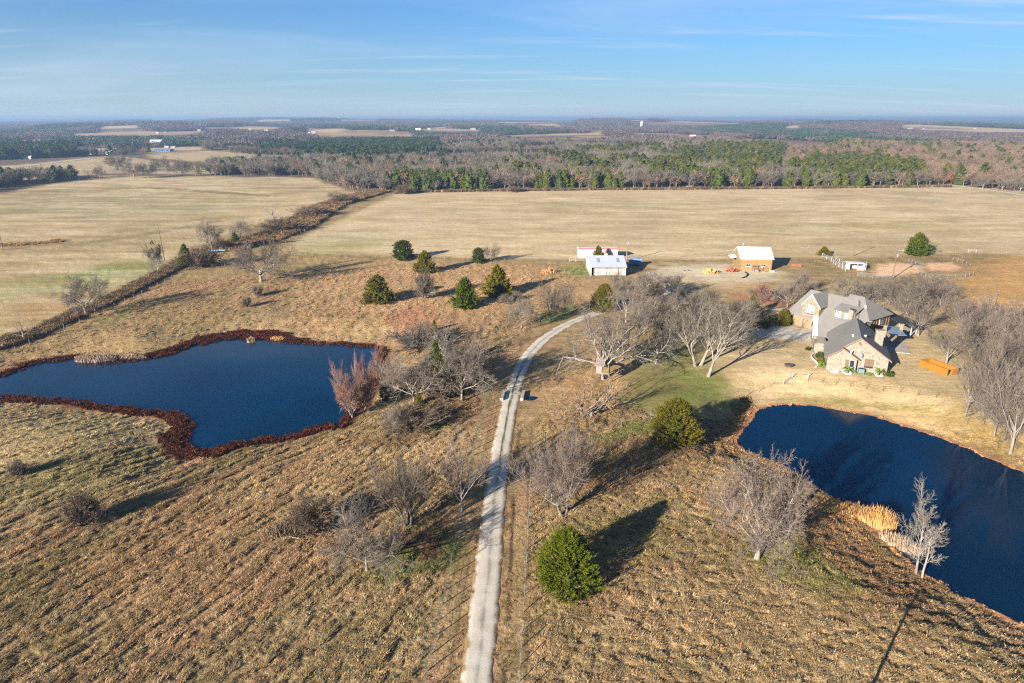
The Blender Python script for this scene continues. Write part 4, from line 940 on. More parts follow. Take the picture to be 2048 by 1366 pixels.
for _c in ((1.2, .5, 5.2), (-1.5, .8, 5.8), (.2, -1.4, 6.6), (-.6, 1.4, 4.6), (1.9, -.8, 4.4), (-2.0, -.9, 4.9)):
    _v = []; _f = []
    for _k in range(40):
        _d = Vector((_r.gauss(0, 1), _r.gauss(0, 1), _r.gauss(0, 1))).normalized(); _q = Vector(_c) + _d * .55 * _r.uniform(.5, 1); _a = _d.orthogonal().normalized() * .2; _o = len(_v)
        _v += [_q + _a, _q - _a, _q + _d * .25 + _a.cross(_d)]; _f.append((_o, _o + 1, _o + 2))
    mesh_obj("mistletoe", pyd("mistletoe", _v, _f, M['cedar_mossy']), MIS)
# slope bushes
PT('bare_bush', 'bush_grey', 849, 598, 542, 38, "pale grey leafless bush on the slope before the brownish cedar", 'bush')
PT('bare_tree', 'oak_a', 1043, 656, 586, 66, "bare tree beside the drive, left of the bend")
PT('bare_tree', 'elm_b', 1100, 640, 560, 58, "tall bare tree beside the drive bend")
PT('bare_tree', 'oak_a', 1122, 636, 565, 54, "bare tree with green undergrowth by the drive bend")
PT('bare_bush', 'bush_grey', 1010, 608, 588, 26, "pale sprouting bush in a cedar's shadow", 'bush')
PT('bare_bush', 'bush_grey', 1034, 600, 583, 22, "small pale sprouting bush behind the bare tree by the drive", 'bush')
PT('bare_tree', 'oak_dark', 982, 524, 489, 34, "small bare tree next to the small green cedar")
# round the house and along the right edge
PT('bare_tree', 'oak_a', 1602, 592, 538, 54, "bare tree behind the garage roof")
PT('bare_tree', 'oak_b', 1574, 615, 560, 56, "pale bare tree at the garage corner with green grass behind")
PT('fiery_bush', 'bush_orange', 1520, 604, 568, 48, "coppery orange leafless bush by the driveway", 'bush')
for i, (px, py, tp, wd, key, lb) in enumerate([
  (1700, 612, 548, 90, 'oak_a', "grey bare tree behind the house roof, nearest the white shelter"), (1745, 606, 552, 80, 'elm_b', "grey bare tree behind the right roof hip"),
  (1800, 634, 555, 84, 'oak_a', "bare tree beyond the dark back porch"), (1840, 604, 545, 96, 'oak_dark', "dark bare tree below the riding arena"), (1880, 612, 556, 80, 'elm_c', "purplish bare tree right of the riding arena"),
  (1836, 672, 584, 96, 'elm_c', "bare round crowned tree on the lawn right of the house"), (1780, 600, 560, 70, 'oak_dark', "dark bare tree between roof and arena"),
  (1892, 727, 640, 96, 'elm_b', "bare tree directly behind the wooden enclosure"), (1950, 705, 610, 110, 'elm_c', "bare tree with upright grey limbs, right of the enclosure"),
  (2000, 672, 590, 110, 'oak_a', "grey bare tree at the right edge below the tall orange grass"), (1925, 660, 596, 90, 'elm_a', "purplish bare tree behind the enclosure trees"),
  (1931, 827, 690, 90, 'elm_c', "small pale trunked bare tree at the bank right of the enclosure"), (1975, 800, 655, 150, 'elm_b', "big bare tree with pale forking limbs at the right edge"),
  (2040, 800, 640, 140, 'elm_c', "purplish bare tree cut by the right edge"), (2020, 908, 690, 130, 'elm_b', "tall pale trunked bare tree above the right pond at the edge"),
  (1988, 873, 745, 96, 'oak_a', "grey bare tree left of the tall one at the right edge"), (2008, 880, 760, 90, 'oak_dark', "dark bare tree behind the tall one at the right edge"),
  (2070, 870, 690, 150, 'oak_a', "grey bare tree half outside the right edge"), (2035, 720, 610, 110, 'oak_dark', "dark bare tree at the right edge behind the purplish one")]):
    PT('bare_tree', key, px, py, tp, wd, lb, group="bare trees on the right side of the house")

# ------------------------------------------------------------------ the wood beyond the pasture
def far_bare(seed, H=9.0):
    T = Tree(seed); P = kind_of(levels=4, crown=2, kids=[7, 7, 7], seg=[2, 2, 2, 1], sides=[5, 3, 3, 3], angle=[.75, .7, .7], limb=.55, rmin=[.14, .09, .07, .06, .06], H=H)
    T.branch(Vector((0, 0, -.2)), Vector((0, 0, 1)), H * .3, .22, 0, P); return T
def merged(T, mat):
    o = len(T.tv); return pyd("bare_tree", T.tv + T.cv, T.tf + [tuple(i + o for i in q) for q in T.cf], mat)
def far_cedar(seed, mat, n=90):
    r = random.Random(seed); v = []; f = []
    for b in range(n):
        t = r.random() ** 1.2; ph = r.uniform(0, 6.283); R0 = 2.7 * min(1, .6 + 3 * t) * (1 - t) ** .6 * r.uniform(.75, 1.08); z = .4 + 7.4 * t
        c = Vector((R0 * math.cos(ph), R0 * math.sin(ph), z)); d = Vector((math.cos(ph), math.sin(ph), r.uniform(.3, 1.2))).normalized(); w_ = r.uniform(.8, 1.4)
        a = d.orthogonal().normalized(); a.rotate(Matrix.Rotation(r.uniform(0, 6.28), 3, d)); o = len(v)
        v += [c - d * w_ * .8 + a * w_ * .55, c - d * w_ * .8 - a * w_ * .55, c + d * w_ * .7, c + a.cross(d) * w_ * .7 - d * .3]; f += [(o, o + 1, o + 2), (o, o + 2, o + 3), (o + 1, o + 3, o + 2)]
    NA = 8
    for z, k in ((.3, 1.7), (2.5, 1.9), (5, 1.1), (7.2, .15)):
        v += [(k * math.cos(6.283 * i / NA), k * math.sin(6.283 * i / NA), z) for i in range(NA)]
    o = len(v) - 4 * NA
    f += [(o + j * NA + i, o + j * NA + (i + 1) % NA, o + (j + 1) * NA + (i + 1) % NA, o + (j + 1) * NA + i) for j in range(3) for i in range(NA)]
    return pyd("cedar_tree", v, f, mat)
def grove(seed, mat, n=26, half=15):
    """A patch of far canopy: many crowns of crossed ragged faces."""
    r = random.Random(seed); v = []; f = []
    for _ in range(n):
        x, y = r.uniform(-half, half), r.uniform(-half, half); h = r.uniform(5.5, 10); w_ = r.uniform(2.5, 4.6)
        for k in range(11):
            t = r.random(); ph = r.uniform(0, 6.28); q = w_ * r.uniform(.5, 1) * (1 - t * t * .8); c = Vector((x + q * math.cos(ph), y + q * math.sin(ph), h * (.25 + .75 * t)))
            d = Vector((math.cos(ph) + r.gauss(0, .4), math.sin(ph) + r.gauss(0, .4), r.uniform(0, 1.5))).normalized(); a = d.orthogonal().normalized() * r.uniform(.8, 1.7); b = d.cross(a); o = len(v)
            v += [c + a, c - a * .5 + b, c - a * .5 - b]; f += [(o, o + 1, o + 2)]
    return pyd("grove", v, f, mat)
FB = [far_bare(200 + i) for i in range(5)]
FBI = [(pyd("trunk", T.tv, T.tf, M['bark_dark']), pyd("crown", T.cv, T.cf, M[('twig_grey', 'twig_dark', 'twig_purple', 'twig_grey', 'twig_gold')[i]])) for i, T in enumerate(FB)]
FCI = [far_cedar(300 + i, M[('cedar_dark', 'cedar_mid', 'cedar_mossy')[i % 3]]) for i in range(6)]
library("far_bare", [merged(T, M['wood']) for T in FB] + [far_cedar(330 + i, M['wood'], 70) for i in range(4)])
library("grove", [grove(400 + i, M['wood']) for i in range(4)])
TOWN = gpx([(164, 311), (250, 311), (300, 309), (362, 302), (366, 281), (150, 283)])
def wood():
    n = 60000; x, y = sector(n, 470, 1500, R(44)); D = np.hypot(x, y)
    inw = np.zeros(n, bool); far = D > 1150
    for W in WOODS: inw |= inside(x, y, W)
    inw |= far
    inw &= ~(inside(x, y, TOWN) & (rng.random(n) < .8))
    for F in FARFIELDS: inw &= ~inside(x, y, F)
    inw &= sdf(x, y, PASTURE, 20) > 1; inw &= sdf(x, y, LEFTFIELD, 20) > 2
    inw &= seg_dist(x, y, RIVERROAD, False) > 4; inw &= seg_dist(x, y, FARROAD, False) > 5
    nz = fbm(x / 45, y / 45, 83, 3); front = D < 640
    inw &= rng.random(n) < np.where(front, 0.9, 0.80) * sstep(0.24, 0.40, nz + 0.12)
    x, y, D = x[inw], y[inw], D[inw]; n = len(x)
    pc = np.full(n, 0.10)
    for P, pr in CEDARS:
        m = inside(x, y, P); pc[m] = np.maximum(pc[m], pr)
    cl = fbm(x / 34, y / 60, 87, 2); ced = rng.random(n) < np.where(pc > .2, np.clip(pc + .15, 0, .95) * sstep(.62 - .35 * pc, .72 - .35 * pc, cl + .08), pc * .5)
    z = base_h(x, y); order = np.argsort(D); nb = nc = 0; rest = []
    ZN = ((U(612, 352)[0], "in the belt left of the wood corner"), (U(1060, 350)[0], "in the middle stretch of the wood"), (U(1330, 350)[0], "in the wood straight behind the white barn"), (U(1620, 350)[0], "in the wood behind the plywood barn"), (1e9, "in the far right stretch of the wood"))
    zone = lambda i: next(t for b_, t in ZN if x[i] < b_)
    NB = ("grey leafless tree", "dark leafless tree", "purplish leafless tree", "grey leafless tree", "golden brown leafless tree"); NC = ("dark green cedar", "olive green cedar", "mossy green cedar")
    for i in order:
        if ced[i] and nc < 280:
            nc += 1; s = rng.uniform(1.0, 1.7); right = x[i] > U(1060, 350)[0]
            k = int(rng.integers(0, 6)); k = int(rng.choice([1, 1, 4, 0, 3, 2], 1)[0]) if right else (0 if k < 4 else 3)
            o = mesh_obj("cedar_tree", FCI[k]); o.location = (x[i], y[i], z[i]); o.scale = (s * rng.uniform(.85, 1.2), s * rng.uniform(.85, 1.2), s); o.rotation_euler.z = rng.uniform(0, 6.28)
            L_ = NC[k % 3] + " " + zone(i); tag(o, L_, 'cedar', L_.replace("cedar", "cedars"))
        elif not ced[i] and nb < 290:
            nb += 1; s = rng.uniform(.7, 1.75); k = int(rng.choice([0, 0, 1, 2, 3, 3, 4] if x[i] > U(600, 350)[0] else [1, 1, 0, 1], 1)[0])
            e = thing("bare_tree", (x[i], y[i], z[i]), NB[k] + " " + zone(i), 'tree', (NB[k] + " " + zone(i)).replace("tree", "trees"), rng.uniform(0, 6.28), (s * 1.15, s * 1.15, s))
            mesh_obj("trunk", FBI[k][0], e); mesh_obj("crown", FBI[k][1], e)
        else: rest.append(i)
    rest = np.array(rest); xr, yr, cr = x[rest], y[rest], ced[rest]; n = len(rest); nn = fbm(xr / 30, yr / 30, 93, 2)[:, None]; q = rng.random((n, 1))
    bare = np.array(A(132, 124, 108))[None] * (1 - nn) + np.array(A(110, 100, 88))[None] * nn; bare = bare * (.75 + .5 * q)
    bare = np.where((xr > U(1560, 330)[0])[:, None], bare * np.array([1.15, .97, .86])[None], bare)
    rusty = rng.random(n) < .02; bare[rusty] = np.array(A(184, 112, 66)) * .9
    green = (np.array((.030, .052, .012))[None] * (1 - q) + np.array((.075, .088, .014))[None] * q)
    green = np.where((xr < U(1000, 350)[0])[:, None], green * np.array([.42, .50, .95])[None], green * np.array([.85, .70, .75])[None])
    t = np.where(cr[:, None], green, bare)
    s = rng.uniform(.95, 1.7, n) * np.where(cr, 1.12, 1.0); pick = np.where(cr, rng.integers(5, 9, n), rng.integers(0, 5, n))
    scatter("woodland", np.column_stack([xr, yr, z[rest]]), rng.uniform(0, 6.28, n), np.zeros(n), np.column_stack([s * 1.15, s * 1.15, s]), t, LIB["far_bare"], pick, "grey leafless woodland mixed with cedars beyond the pastures")
    # distant canopy
    x1, y1 = sector(15000, 1350, 3200, R(42)); x2, y2 = sector(20000, 3000, 7500, R(41)); x = np.concatenate([x1, x2]); y = np.concatenate([y1, y2]); D = np.hypot(x, y)
    k = np.ones(len(x), bool)
    for F in FARFIELDS:
        for q in (1.0, 1.05, 1.11, 1.18): k &= ~inside(x * q, y * q, F)
    nz = fbm(x / 420, y / 420, 97, 3); k &= rng.random(len(x)) < sstep(.30, .46, nz)
    x, y, D = x[k], y[k], D[k]; n = len(x); q = rng.random((n, 1)); nn = fbm(x / 420, y / 800, 99, 2)
    bare = np.array(A(112, 96, 86))[None] * (.65 + .5 * q); green = np.array((.026, .042, .018))[None] * (.8 + .6 * q)
    g = (nn > .58) & (rng.random(n) < .9) | (rng.random(n) < .02); t = np.where(g[:, None], green, bare)
    s = np.where(D > 3000, 1.5, 1.0) * rng.uniform(.8, 1.3, n)
    scatter("woods", np.column_stack([x, y, base_h(x, y)]), rng.uniform(0, 6.28, n), np.zeros(n), np.column_stack([s * 1.2, s * 1.2, s]), t, LIB["grove"], rng.integers(0, 4, n), "far bluish woods rolling to the horizon")
wood()
# trees that stand apart at the left end of the wood
for i, (px, py, tp, wd, key) in enumerate([(268, 357, 320, 44, 'oak_a'), (298, 356, 322, 30, 'oak_a'), (330, 347, 312, 24, 'oak_dark'), (178, 356, 332, 22, 'dead'), (200, 356, 330, 26, 'oak_a'), (236, 344, 306, 50, 'oak_dark'),
     (312, 343, 318, 26, 'oak_dark'), (365, 352, 318, 36, 'oak_dark'), (392, 352, 322, 34, 'oak_dark'), (350, 350, 322, 28, 'oak_a')]):
    PT('bare_tree', key, px, py, tp, wd, ["bare tree beyond the left hay field, tallest of the loose row", "bare tree just right of the tallest in the loose row", "bare tree at the right end of the loose row", "thin snag left of the loose row",
        "slim bare tree beside the thin snag", "dark broad tree by the far road's end", "small dark tree behind the loose row", "dark bare tree where the left belt of wood begins", "dark bare tree right of where the belt begins", "grey tree at the near corner of the left belt"][i], group="loose trees beyond the left hay field")
PT('thorn_bush', 'bush_dark', 808, 388, 368, 34, "grey thicket at the pasture corner under the wood", 'bush')
PT('thorn_bush', 'bush_dark', 1030, 384, 372, 26, "small dark bush on the far pasture edge", 'bush')
PT('bare_tree', 'oak_b', 1535, 366, 322, 34, "pale feathery tree standing above the far white trailer")
for i, px in enumerate([1578, 1676, 1730, 1835, 1965, 2004, 2040]):
    PT('bare_tree', 'oak_b', px, [369, 370, 369, 370, 378, 381, 384][i], [340, 346, 348, 342, 350, 352, 352][i], 40, ["pale low bare tree at the pasture edge right of the white trailer house", "pale low bare tree at the pasture edge, second from the trailer house", "pale low bare tree at the pasture edge, third from the trailer house", "pale low bare tree at the pasture edge where the grey lane ends", "pale low bare tree beside the grey lane, leftmost of three", "pale low bare tree beside the grey lane, middle of three", "pale low bare tree beside the grey lane, rightmost of three"][i], group="pale trees along the far pasture edge")

# ------------------------------------------------------------------ building materials
def mat_stone(name, a, b, c, scale=2.2):
    t = NT(name); v = t.obj()
    x = t.n("ShaderNodeTexBrick"); rot = t.mapping(v, (1, 1, 1), (R(90), 0, 0))
    # coursed rubble: brick pattern on the face, colour from cell noise
    sp = t.n("ShaderNodeSeparateXYZ"); t.L(v, sp.inputs[0]); h = t.math('ADD', sp.outputs[0], sp.outputs[1])
    cm = t.n("ShaderNodeCombineXYZ"); t.L(h, cm.inputs[0]); t.L(sp.outputs[2], cm.inputs[1])
    t.L(cm.outputs[0], x.inputs["Vector"]); x.inputs["Scale"].default_value = 1.0; x.inputs["Brick Width"].default_value = 0.55; x.inputs["Row Height"].default_value = 0.22
    x.inputs["Mortar Size"].default_value = 0.018; x.inputs["Bias"].default_value = 0.0
    x.inputs["Color1"].default_value = c4(a); x.inputs["Color2"].default_value = c4(b); x.inputs["Mortar"].default_value = c4(tuple(q * .9 for q in a))
    n = t.noise(v, scale, 4); col = t.mix(t.mapr(n, .52, .66, 0, .8), x.outputs[0], c)
    t.bump(n, .4, .04); return t.fin(col, .9, .15)
def mat_shingle():
    t = NT("grey_shingle"); v = t.pos(); n = t.noise(t.mapping(v, (1.4, 1.4, 4)), 1.6, 5, .7); n2 = t.noise(v, .35, 2)
    col = t.mix(t.mapr(n, .3, .7, 0, 1), (0.115, 0.108, 0.10), (0.18, 0.17, 0.158)); col = t.mix(t.mapr(n2, .4, .7, 0, .3), col, (0.10, 0.095, 0.09))
    t.bump(n, .5, .03); return t.fin(col, .9, .15)
def mat_ribbed(name, a, b, axis=0, pitch=0.3, rough=.4, metal=0.0, spec=.4):
    t = NT(name); sp = t.n("ShaderNodeSeparateXYZ"); t.L(t.obj(), sp.inputs[0])
    u = t.math('PINGPONG', sp.outputs[axis], pitch / 2); k = t.mapr(u, 0.0, pitch * .12, 1, 0); n = t.noise(t.obj(), .8, 3)
    col = t.mix(k, a, b); col = t.mix(t.mapr(n, .4, .7, 0, .25), col, b); t.bump(k, .5, .03)
    return t.fin(col, rough, spec, metal)
M['stone'] = mat_stone("cream_stone", (0.225, 0.202, 0.165), (0.17, 0.148, 0.115), (0.105, 0.078, 0.055))
M['stone_tan'] = mat_stone("tan_stone", (0.20, 0.17, 0.122), (0.155, 0.128, 0.088), (0.11, 0.082, 0.055))
M['shingle'] = mat_shingle()
M['trim'] = mottled("cream_trim", (.46, .43, .38), (.40, .37, .32), 2); M['white'] = mottled("white_paint", (.58, .57, .54), (.48, .47, .45), 2)
M['wood_tan'] = mottled("tan_trim_wood", (.19, .125, .08), (.15, .10, .06), 3); M['timber'] = mottled("brown_timber", (.13, .075, .035), (.08, .045, .02), 3)
M['door'] = mottled("brown_door_boards", (.22, .165, .10), (.15, .11, .065), 2.5, stretch=(6, 6, .5)); M['shutter'] = mottled("tan_shutter", (.135, .09, .058), (.11, .072, .045), 4)
def glass(name, c):
    t = NT(name); return t.fin(c, .08, .6)
M['pane'] = glass("window_pane", (.012, .018, .035)); M['pane_blue'] = glass("bluish_glass", (.03, .05, .11)); M['sheet'] = mottled("bluish_sheet", (.17, .22, .25), (.10, .15, .18), 1.2, .4)
M['dark'] = mottled("dark_roof", (.035, .037, .042), (.022, .024, .028), 2); M['metal'] = mottled("grey_metal", (.30, .31, .33), (.22, .23, .25), 3, .45, .5, .3)
M['barn_wall'] = mat_ribbed("cream_barn_siding", A(228, 220, 208, 1.9), A(200, 192, 180, 1.9), 0, .45, .6); M['barn_side'] = mat_ribbed("cream_barn_side_siding", A(228, 220, 208, 1.9), A(200, 192, 180, 1.9), 1, .45, .6)
M['barn_roof'] = mat_ribbed("pale_metal_roof", (.33, .36, .40), (.26, .29, .33), 0, .5, .45, 0.0, .4)
M['red'] = mottled("red_trim", (.36, .06, .07), (.28, .05, .06), 2); M['ply'] = mottled("plywood", (.24, .148, .058), (.195, .118, .046), 1.6); M['batten'] = mottled("brown_batten", (.14, .075, .03), (.10, .05, .02), 3)
M['white_roof'] = mat_ribbed("white_metal_roof", (.60, .61, .63), (.53, .54, .57), 0, .6, .4); M['blue'] = mottled("blue_panel", (.07, .17, .33), (.05, .13, .27), 2, .5)
M['blue_pale'] = mottled("pale_blue_top", (.20, .34, .50), (.16, .28, .43), 2, .5); M['orange_wood'] = mottled("orange_stained_boards", (.25, .112, .012), (.18, .076, .008), 2.2, stretch=(3, 3, .7))
M['conc'] = mottled("concrete", (.32, .29, .25), (.22, .20, .17), 1.5); M['pole'] = mottled("pole_wood", (.14, .095, .065), (.10, .065, .045), 3, stretch=(1, 1, .2))
M['pole_grey'] = mottled("grey_pole_wood", (.20, .16, .13), (.14, .115, .095), 3, stretch=(1, 1, .2)); M['tgreen'] = mottled("green_steel_post", (.03, .085, .055), (.025, .06, .04), 4, .5); M['tpale'] = mottled("pale_green_post", (.16, .22, .18), (.07, .11, .08), 4, .5)
M['wire'] = mottled("fence_wire", (.20, .20, .19), (.14, .14, .13), 3, .5, .4, .5); M['pipe'] = mottled("white_pipe", (.34, .35, .35), (.26, .27, .27), 2, .5); M['pipe_grey'] = mottled("grey_pipe", (.20, .21, .22), (.15, .155, .165), 2, .5)
M['teal'] = mottled("teal_case", (.10, .17, .17), (.08, .14, .14), 3, .5); M['rust'] = mottled("rusty_steel", (.26, .075, .035), (.17, .05, .025), 2.5); M['orange_soil'] = mottled("orange_soil", (.40, .20, .075), (.28, .15, .065), .8, vec='pos')
M['rubber'] = mottled("tyre_rubber", (.02, .02, .02), (.03, .03, .03), 3); M['stone_white'] = mottled("white_edging_stone", (.42, .42, .40), (.30, .30, .29), 3); M['carblue'] = mottled("blue_car_paint", (.02, .08, .32), (.02, .07, .28), 1, .25, .6)
M['straw'] = mottled("pale_straw", (.34, .25, .17), (.24, .17, .11), .8, vec='pos'); M['reed'] = mottled("orange_reed", (.42, .23, .07), (.33, .20, .085), .6, vec='pos'); M['mauve'] = mottled("dry_cattail", (.33, .245, .19), (.24, .17, .125), .5, vec='pos')
M['planks'] = mottled("grey_planks", (.24, .20, .19), (.18, .15, .14), 3, stretch=(5, 1, 1)); M['yellow_wood'] = mottled("yellow_boards", (.20, .16, .06), (.15, .12, .04), 3); M['log'] = mottled("pale_log", (.40, .30, .20), (.26, .18, .12), 3)
M['far_wall'] = mottled('pale_far_wall', (.30, .29, .27), (.24, .23, .21), 1)

# ------------------------------------------------------------------ the stone house
HX, HY = HOUSE_O
house = thing("stone_house", (HX, HY, 0), "large cream stone house with grey shingle roofs above the right pond", "house", None, HA)
def slab(mb, poly, th=0.16): return mb.prism(poly, (0, 0, -th))
GO, GA = (-7.0, 33.6), R(-35.5)
cg, sg = math.cos(GA), math.sin(GA)
def G(g, n, z): return (GO[0] + g * cg - n * sg, GO[1] + g * sg + n * cg, z)
def gdir(g, n, z=0): return (g * cg - n * sg, g * sg + n * cg, z)
def hpart(name, mat, fn, parent=None, label=None):
    mb = MB(); fn(mb); o = mb.build(name, M[mat], parent or house)
    if label: o['label'] = label
    return o
# front wing walls
front = hpart("wall", 'stone', lambda m: m.prism([(0, 0, -.4), (5.5, 0, -.4), (5.5, 0, 3.0), (2.66, 0, 4.95), (0, 0, 2.95)], (0, .35, 0)).prism([(2.4, 1.15, -.4), (11.45, 1.15, -.4), (11.45, 1.15, 3.1), (5.8, 1.15, 7.05), (2.4, 1.15, 4.6)], (0, .35, 0))
      .box(5.15, 5.5, .35, 1.15, -.4, 3.0).box(0, .35, .35, 14.0, -.4, 2.95).box(11.1, 11.45, 1.5, 16.9, -.4, 3.05).prism([(.35, 16.6, -.4), (11.1, 16.6, -.4), (11.1, 16.6, 3.2), (6.2, 16.6, 6.9), (.35, 16.6, 2.9)], (0, .3, 0)))
fr = hpart("roof", 'shingle', lambda m: slab(slab(slab(slab(m, [(5.8, .8, 7.30), (2.66, .8, 5.10), (2.66, -.4, 5.10), (-.45, -.4, 2.92), (-.45, 7.5, 2.92), (.6, 7.5, 3.66), (.6, 17.0, 3.66), (6.5, 17.0, 7.30)]),
      [(5.8, .8, 7.302), (6.5, 17.0, 7.302), (12.6, 17.0, 2.95), (12.0, .8, 2.95)]), [(2.66, -.4, 5.102), (2.66, 1.2, 5.102), (5.9, 1.2, 2.95), (5.9, -.4, 2.95)]), [(.6, 7.5, 3.67), (-.2, 7.5, 3.1), (-.2, 9.2, 3.1), (.6, 9.2, 3.67)]), label="grey shingle roof of the front wing")
hpart("rake_board", 'wood_tan', lambda m: m.prism([(-.45, -.42, 2.9), (2.66, -.42, 5.08), (5.9, -.42, 2.93), (5.9, -.42, 2.70), (2.66, -.42, 4.84), (-.45, -.42, 2.67)], (0, -.06, 0))
      .prism([(2.72, .78, 5.10), (5.8, .78, 7.28), (12.0, .78, 2.93), (12.0, .78, 2.66), (5.8, .78, 7.0), (2.72, .78, 4.82)], (0, -.06, 0)))
for x, y, z in ((5.0, .95, 6.1), ):
    pass
hpart("attic_vent", 'shutter', lambda m: m.box(5.5, 5.95, 1.08, 1.14, 5.75, 6.35))
def window(x0, x1, y, z0, z1, cols, rows, parent=house, shutters=None, fmat='white', pane='pane'):
    f = hpart("window", fmat, lambda m: m.box(x0 - .08, x1 + .08, y - .07, y + .02, z0 - .08, z0).box(x0 - .08, x1 + .08, y - .07, y + .02, z1, z1 + .08).box(x0 - .08, x0, y - .07, y + .02, z0, z1).box(x1, x1 + .08, y - .07, y + .02, z0, z1), parent)
    dx, dz = (x1 - x0) / cols, (z1 - z0) / rows
    hpart("muntin", fmat, lambda m: [m.box(x0 + i * dx - .025, x0 + i * dx + .025, y - .05, y - .02, z0, z1) for i in range(1, cols)] + [m.box(x0, x1, y - .045, y - .022, z0 + j * dz - .025, z0 + j * dz + .025) for j in range(1, rows)], f) if cols * rows > 1 else None
    hpart("pane", pane, lambda m: m.box(x0, x1, y - .02, y - .005, z0, z1), f)
    return f
wf = window(4.25, 5.1, 0, 1.15, 2.6, 1, 1, fmat='trim')
hpart("shutter", 'shutter', lambda m: m.box(3.4, 4.12, -.08, -.01, 1.1, 2.65), label="tan shutter left of the front gable window")
wm = window(7.2, 8.75, 1.15, 1.0, 2.75, 1, 1, fmat='shutter')
for i in range(2): hpart("shutter", 'shutter', lambda m: m.box(7.22 + .78 * i, 7.97 + .78 * i, 1.05, 1.10, 1.3, 2.72), label="closed tan shutter on the main gable window")
# cross gable towards the entry with its broad white rake
hpart("wall", 'stone', lambda m: m.prism([(-1.95, 14.7, -.3), (-1.95, 22.6, -.3), (-1.95, 22.6, 3.0), (-1.95, 18.7, 5.9), (-1.95, 14.7, 3.0)], (.35, 0, 0)).box(-1.6, 2.0, 14.7, 15.0, -.3, 2.9), label="side gable wall by the entry")
hpart("roof", 'shingle', lambda m: slab(slab(m, [(-2.2, 14.2, 2.95), (4.5, 14.2, 2.95), (9.0, 18.7, 6.35), (-2.2, 18.7, 6.35)]), [(-2.2, 18.7, 6.352), (10.0, 18.7, 6.352), (10.0, 23.2, 2.95), (-2.2, 23.2, 2.95)]), label="shingle roof of the entry cross gable")
hpart("rake_board", 'white', lambda m: m.prism([(-2.32, 14.1, 3.05), (-2.32, 18.7, 6.5), (-2.32, 23.3, 3.05), (-2.32, 23.3, 2.55), (-2.32, 18.7, 5.9), (-2.32, 14.1, 2.55)], (.1, 0, 0)).prism([(-2.3, 14.05, 3.02), (-1.3, 14.05, 3.02), (-1.3, 18.7, 6.47), (-2.3, 18.7, 6.47)], (0, 0, .09)), label="broad white rake of the entry gable")
# entry court
hpart("court_wall", 'stone', lambda m: m.box(-1.95, -1.6, 10.2, 13.9, -.3, 2.4).box(-1.6, .3, 13.6, 13.9, -.3, 2.9).box(-1.6, 0.0, 10.2, 10.5, -.3, 2.4).prism([(-1.6, 10.2, 2.4), (0, 10.2, 2.4), (0, 13.9, 2.9), (-1.6, 13.9, 2.9)], (0, 0, .1)), label="small stone entry porch")
hpart("garden_edge", 'stone_white', lambda m: [m.box(-2.0 + .5 * math.sin(i * .33) - .12, -1.75 + .5 * math.sin(i * .33) - .12, .2 + i * .5, .64 + i * .5, -.2, .28) for i in range(20)])
hpart("entry_door", 'timber', lambda m: m.box(-2.0, -1.96, 11.3, 12.6, 0, 2.1))
# garage wing (set at an angle)
def arch(x0, x1, h, rise, n=8):
    out = [(x0, 0.0)]
    for i in range(n + 1):
        t = math.pi * (1 - i / n); out.append(((x0 + x1) / 2 + (x1 - x0) / 2 * math.cos(t), h - rise + rise * math.sin(t)))
    return out + [(x1, 0.0)]
def gwall():
    prof = [(-.05, -.3), (.55, -.3)] + [(a, b if b > 0 else -.3) for a, b in arch(.55, 3.45, 2.75, .85)] + [(4.15, -.3)] + [(a, b if b > 0 else -.3) for a, b in arch(4.15, 7.45, 2.75, .85)] + [(18.6, -.3), (18.6, 3.1), (-.05, 3.1)]
    q = [prof[0]]
    for p in prof[1:]:
        if p != q[-1]: q.append(p)
    return q
gw = hpart("wall", 'stone_tan', lambda m: m.prism([G(a, 0, b) for a, b in gwall()], gdir(0, .4)).prism([G(-.05, .4, -.3), G(-.05, 11.6, -.3), G(-.05, 11.6, 3.1), G(-.05, .4, 3.1)], gdir(.35, 0)).prism([G(0, 11.4, -.3), G(18.6, 11.4, -.3), G(18.6, 11.4, 3.1), G(0, 11.4, 3.1)], gdir(0, .3)), label="tan stone wall of the garage wing")
for k, (a, b) in enumerate(((.55, 3.45), (4.15, 7.45))):
    d = hpart("garage_door", 'door', lambda m: m.prism([G(a, .3, -.1), G(b, .3, -.1), G(b, .3, 2.8), G(a, .3, 2.8)], gdir(0, .08)), label=("left arched brown garage door", "right arched brown garage door")[k])
    for j in range(4): hpart("door_panel", 'door', lambda m: m.prism([G(a + .1, .25, .05 + j * .66), G(b - .1, .25, .05 + j * .66), G(b - .1, .25, .63 + j * .66), G(a + .1, .25, .63 + j * .66)], gdir(0, .05)), d)
hpart("eave_band", 'stone', lambda m: m.prism([G(-.1, -.04, 2.75), G(3.6, -.04, 2.75), G(3.6, -.04, 3.1), G(-.1, -.04, 3.1)], gdir(0, .04)))
hpart("roof", 'shingle', lambda m: slab(slab(slab(slab(m, [G(-.4, -.4, 3.0), G(18.5, -.4, 3.0), G(14.2, 5.9, 8.4), G(1.6, 5.9, 8.4)]), [G(1.6, 5.9, 8.4), G(14.2, 5.9, 8.4), G(18.5, 12.0, 3.0), G(-.4, 12.0, 3.0)]), [G(-.4, -.4, 3.0), G(1.6, 5.9, 8.4), G(-.4, 12.0, 3.0)]),
      [G(14.2, 5.9, 8.4), G(18.5, -.4, 3.0), G(18.5, 12, 3.0)]), label="steep grey shingle roof of the garage wing")
